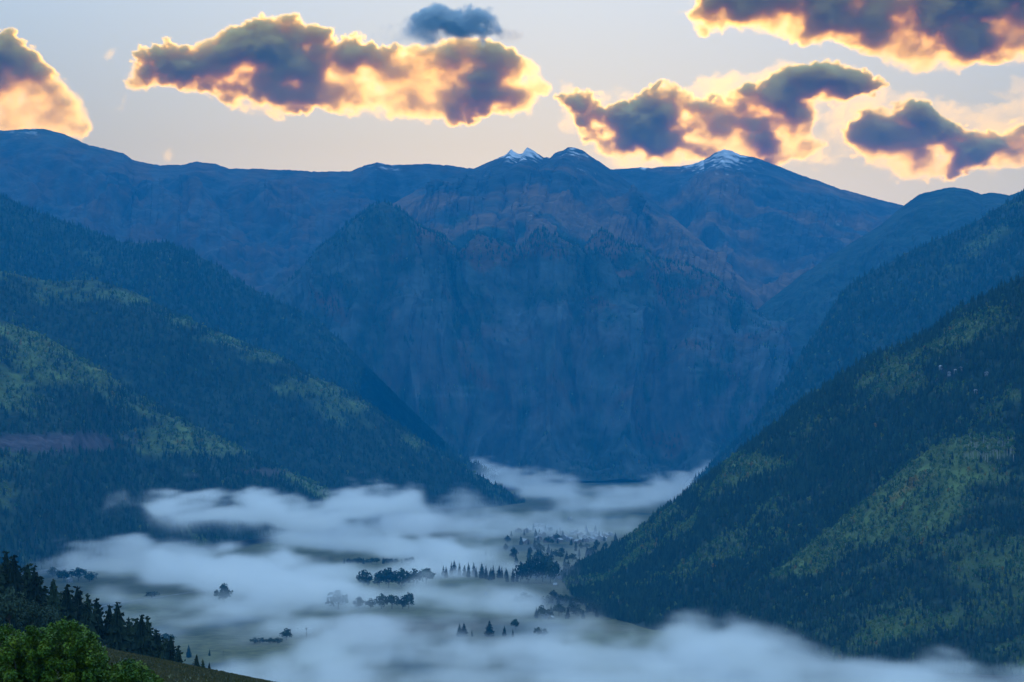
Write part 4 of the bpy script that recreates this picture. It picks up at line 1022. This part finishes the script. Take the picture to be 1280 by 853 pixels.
cloud([(165, 70), (205, 46), (240, 58), (262, 45), (300, 28), (330, 17), (360, 14), (400, 28), (425, 47), (452, 44), (472, 60), (530, 52), (590, 40), (640, 60), (680, 82), (692, 115), (665, 147), (600, 152), (560, 159), (500, 152), (440, 147), (400, 145), (340, 152), (300, 142), (250, 122), (215, 108), (160, 118), (152, 98)],
      26000, 'largest gold edged cloud stretching across the upper left sky', seed=1)
cloud([(-60, 40), (0, 34), (15, 37), (40, 55), (56, 80), (82, 96), (104, 118), (116, 150), (112, 178), (60, 182), (-60, 182)],
      26000, 'cloud with a dark slate top at the left edge of the sky', seed=2)
cloud([(462, 48), (478, 28), (526, 12), (545, 4), (574, 10), (606, 6), (640, 28), (664, 44), (698, 66), (664, 74), (620, 66), (590, 58), (540, 68), (490, 64)],
      15500, 'small dark slate blue cloud above the largest one', seed=3, R=34, res=9, dens=0.05, mat=SHADE_M, thin=0.55, warp=18.0, rag=1.9)
cloud([(690, 120), (720, 105), (760, 130), (800, 120), (818, 104), (850, 106), (880, 122), (920, 112), (960, 95), (985, 78), (1050, 74), (1090, 90), (1115, 105), (1080, 122), (1030, 135), (1015, 165), (1050, 185), (1015, 200), (960, 212), (900, 205), (840, 215), (790, 212), (740, 196), (720, 165)],
      27000, 'ragged gold and grey cloud over the central peaks', seed=4, thin=0.75)
cloud([(852, 20), (865, 2), (880, -30), (1330, -40), (1330, 80), (1240, 84), (1190, 95), (1150, 97), (1100, 82), (1060, 62), (1000, 60), (950, 42), (900, 46), (862, 40)],
      26000, 'gold and grey cloud cut by the upper right corner', seed=5)
cloud([(1050, 165), (1080, 135), (1120, 126), (1160, 128), (1195, 150), (1230, 160), (1270, 150), (1330, 145), (1330, 205), (1270, 208), (1220, 215), (1160, 232), (1110, 225), (1070, 200)],
      27000, 'low golden cloud above the skyline notch at right', seed=6, thin=0.7)

cloud([(695, 100), (740, 112), (800, 112), (900, 90), (1000, 72), (1110, 95), (1120, 150), (1060, 215), (900, 225), (760, 222), (700, 180)], 29500, 'thin bright veil of cloud behind the ragged cloud over the central peaks', R=16, dens=0.0016, seed=21, soft=260.0, warp=22.0)
cloud([(1000, 150), (1060, 120), (1130, 108), (1220, 130), (1330, 115), (1330, 225), (1200, 240), (1080, 238), (1010, 205)], 29500, 'thin bright veil of cloud behind the low golden cloud at right', R=16, dens=0.0016, seed=22, soft=260.0, warp=22.0)
for pts, D_, lb, sd in [
    ([(122, 72), (135, 60), (150, 58), (148, 72), (132, 80)], 26000, 'tiny pinkish cloud scrap right of the left edge cloud', 11),
    ([(132, 135), (150, 128), (158, 112), (162, 122), (154, 142), (138, 145)], 26000, 'thin grey cloud scrap hanging off the left end of the largest cloud', 12),
    ([(722, 30), (737, 24), (752, 36), (748, 44), (735, 38), (720, 40)], 15500, 'tiny grey cloud scrap alone in the clear sky above the peaks', 13),
    ([(580, 184), (600, 179), (625, 181), (628, 190), (604, 194), (584, 191)], 15500, 'thin grey cloud scrap just above the twin summits', 14),
    ([(1226, 105), (1255, 112), (1262, 90), (1290, 92), (1310, 130), (1270, 140), (1240, 122)], 26000, 'faint cloud scrap at the right edge between two gold clouds', 15),
    ([(200, 190), (212, 182), (222, 194), (214, 206), (204, 204)], 26000, 'tiny pale pink cloud touching the ridge at left', 16)]:
    cloud(pts, D_, lb, R=9, res=8, dens=0.0022, seed=sd, warp=8.0)
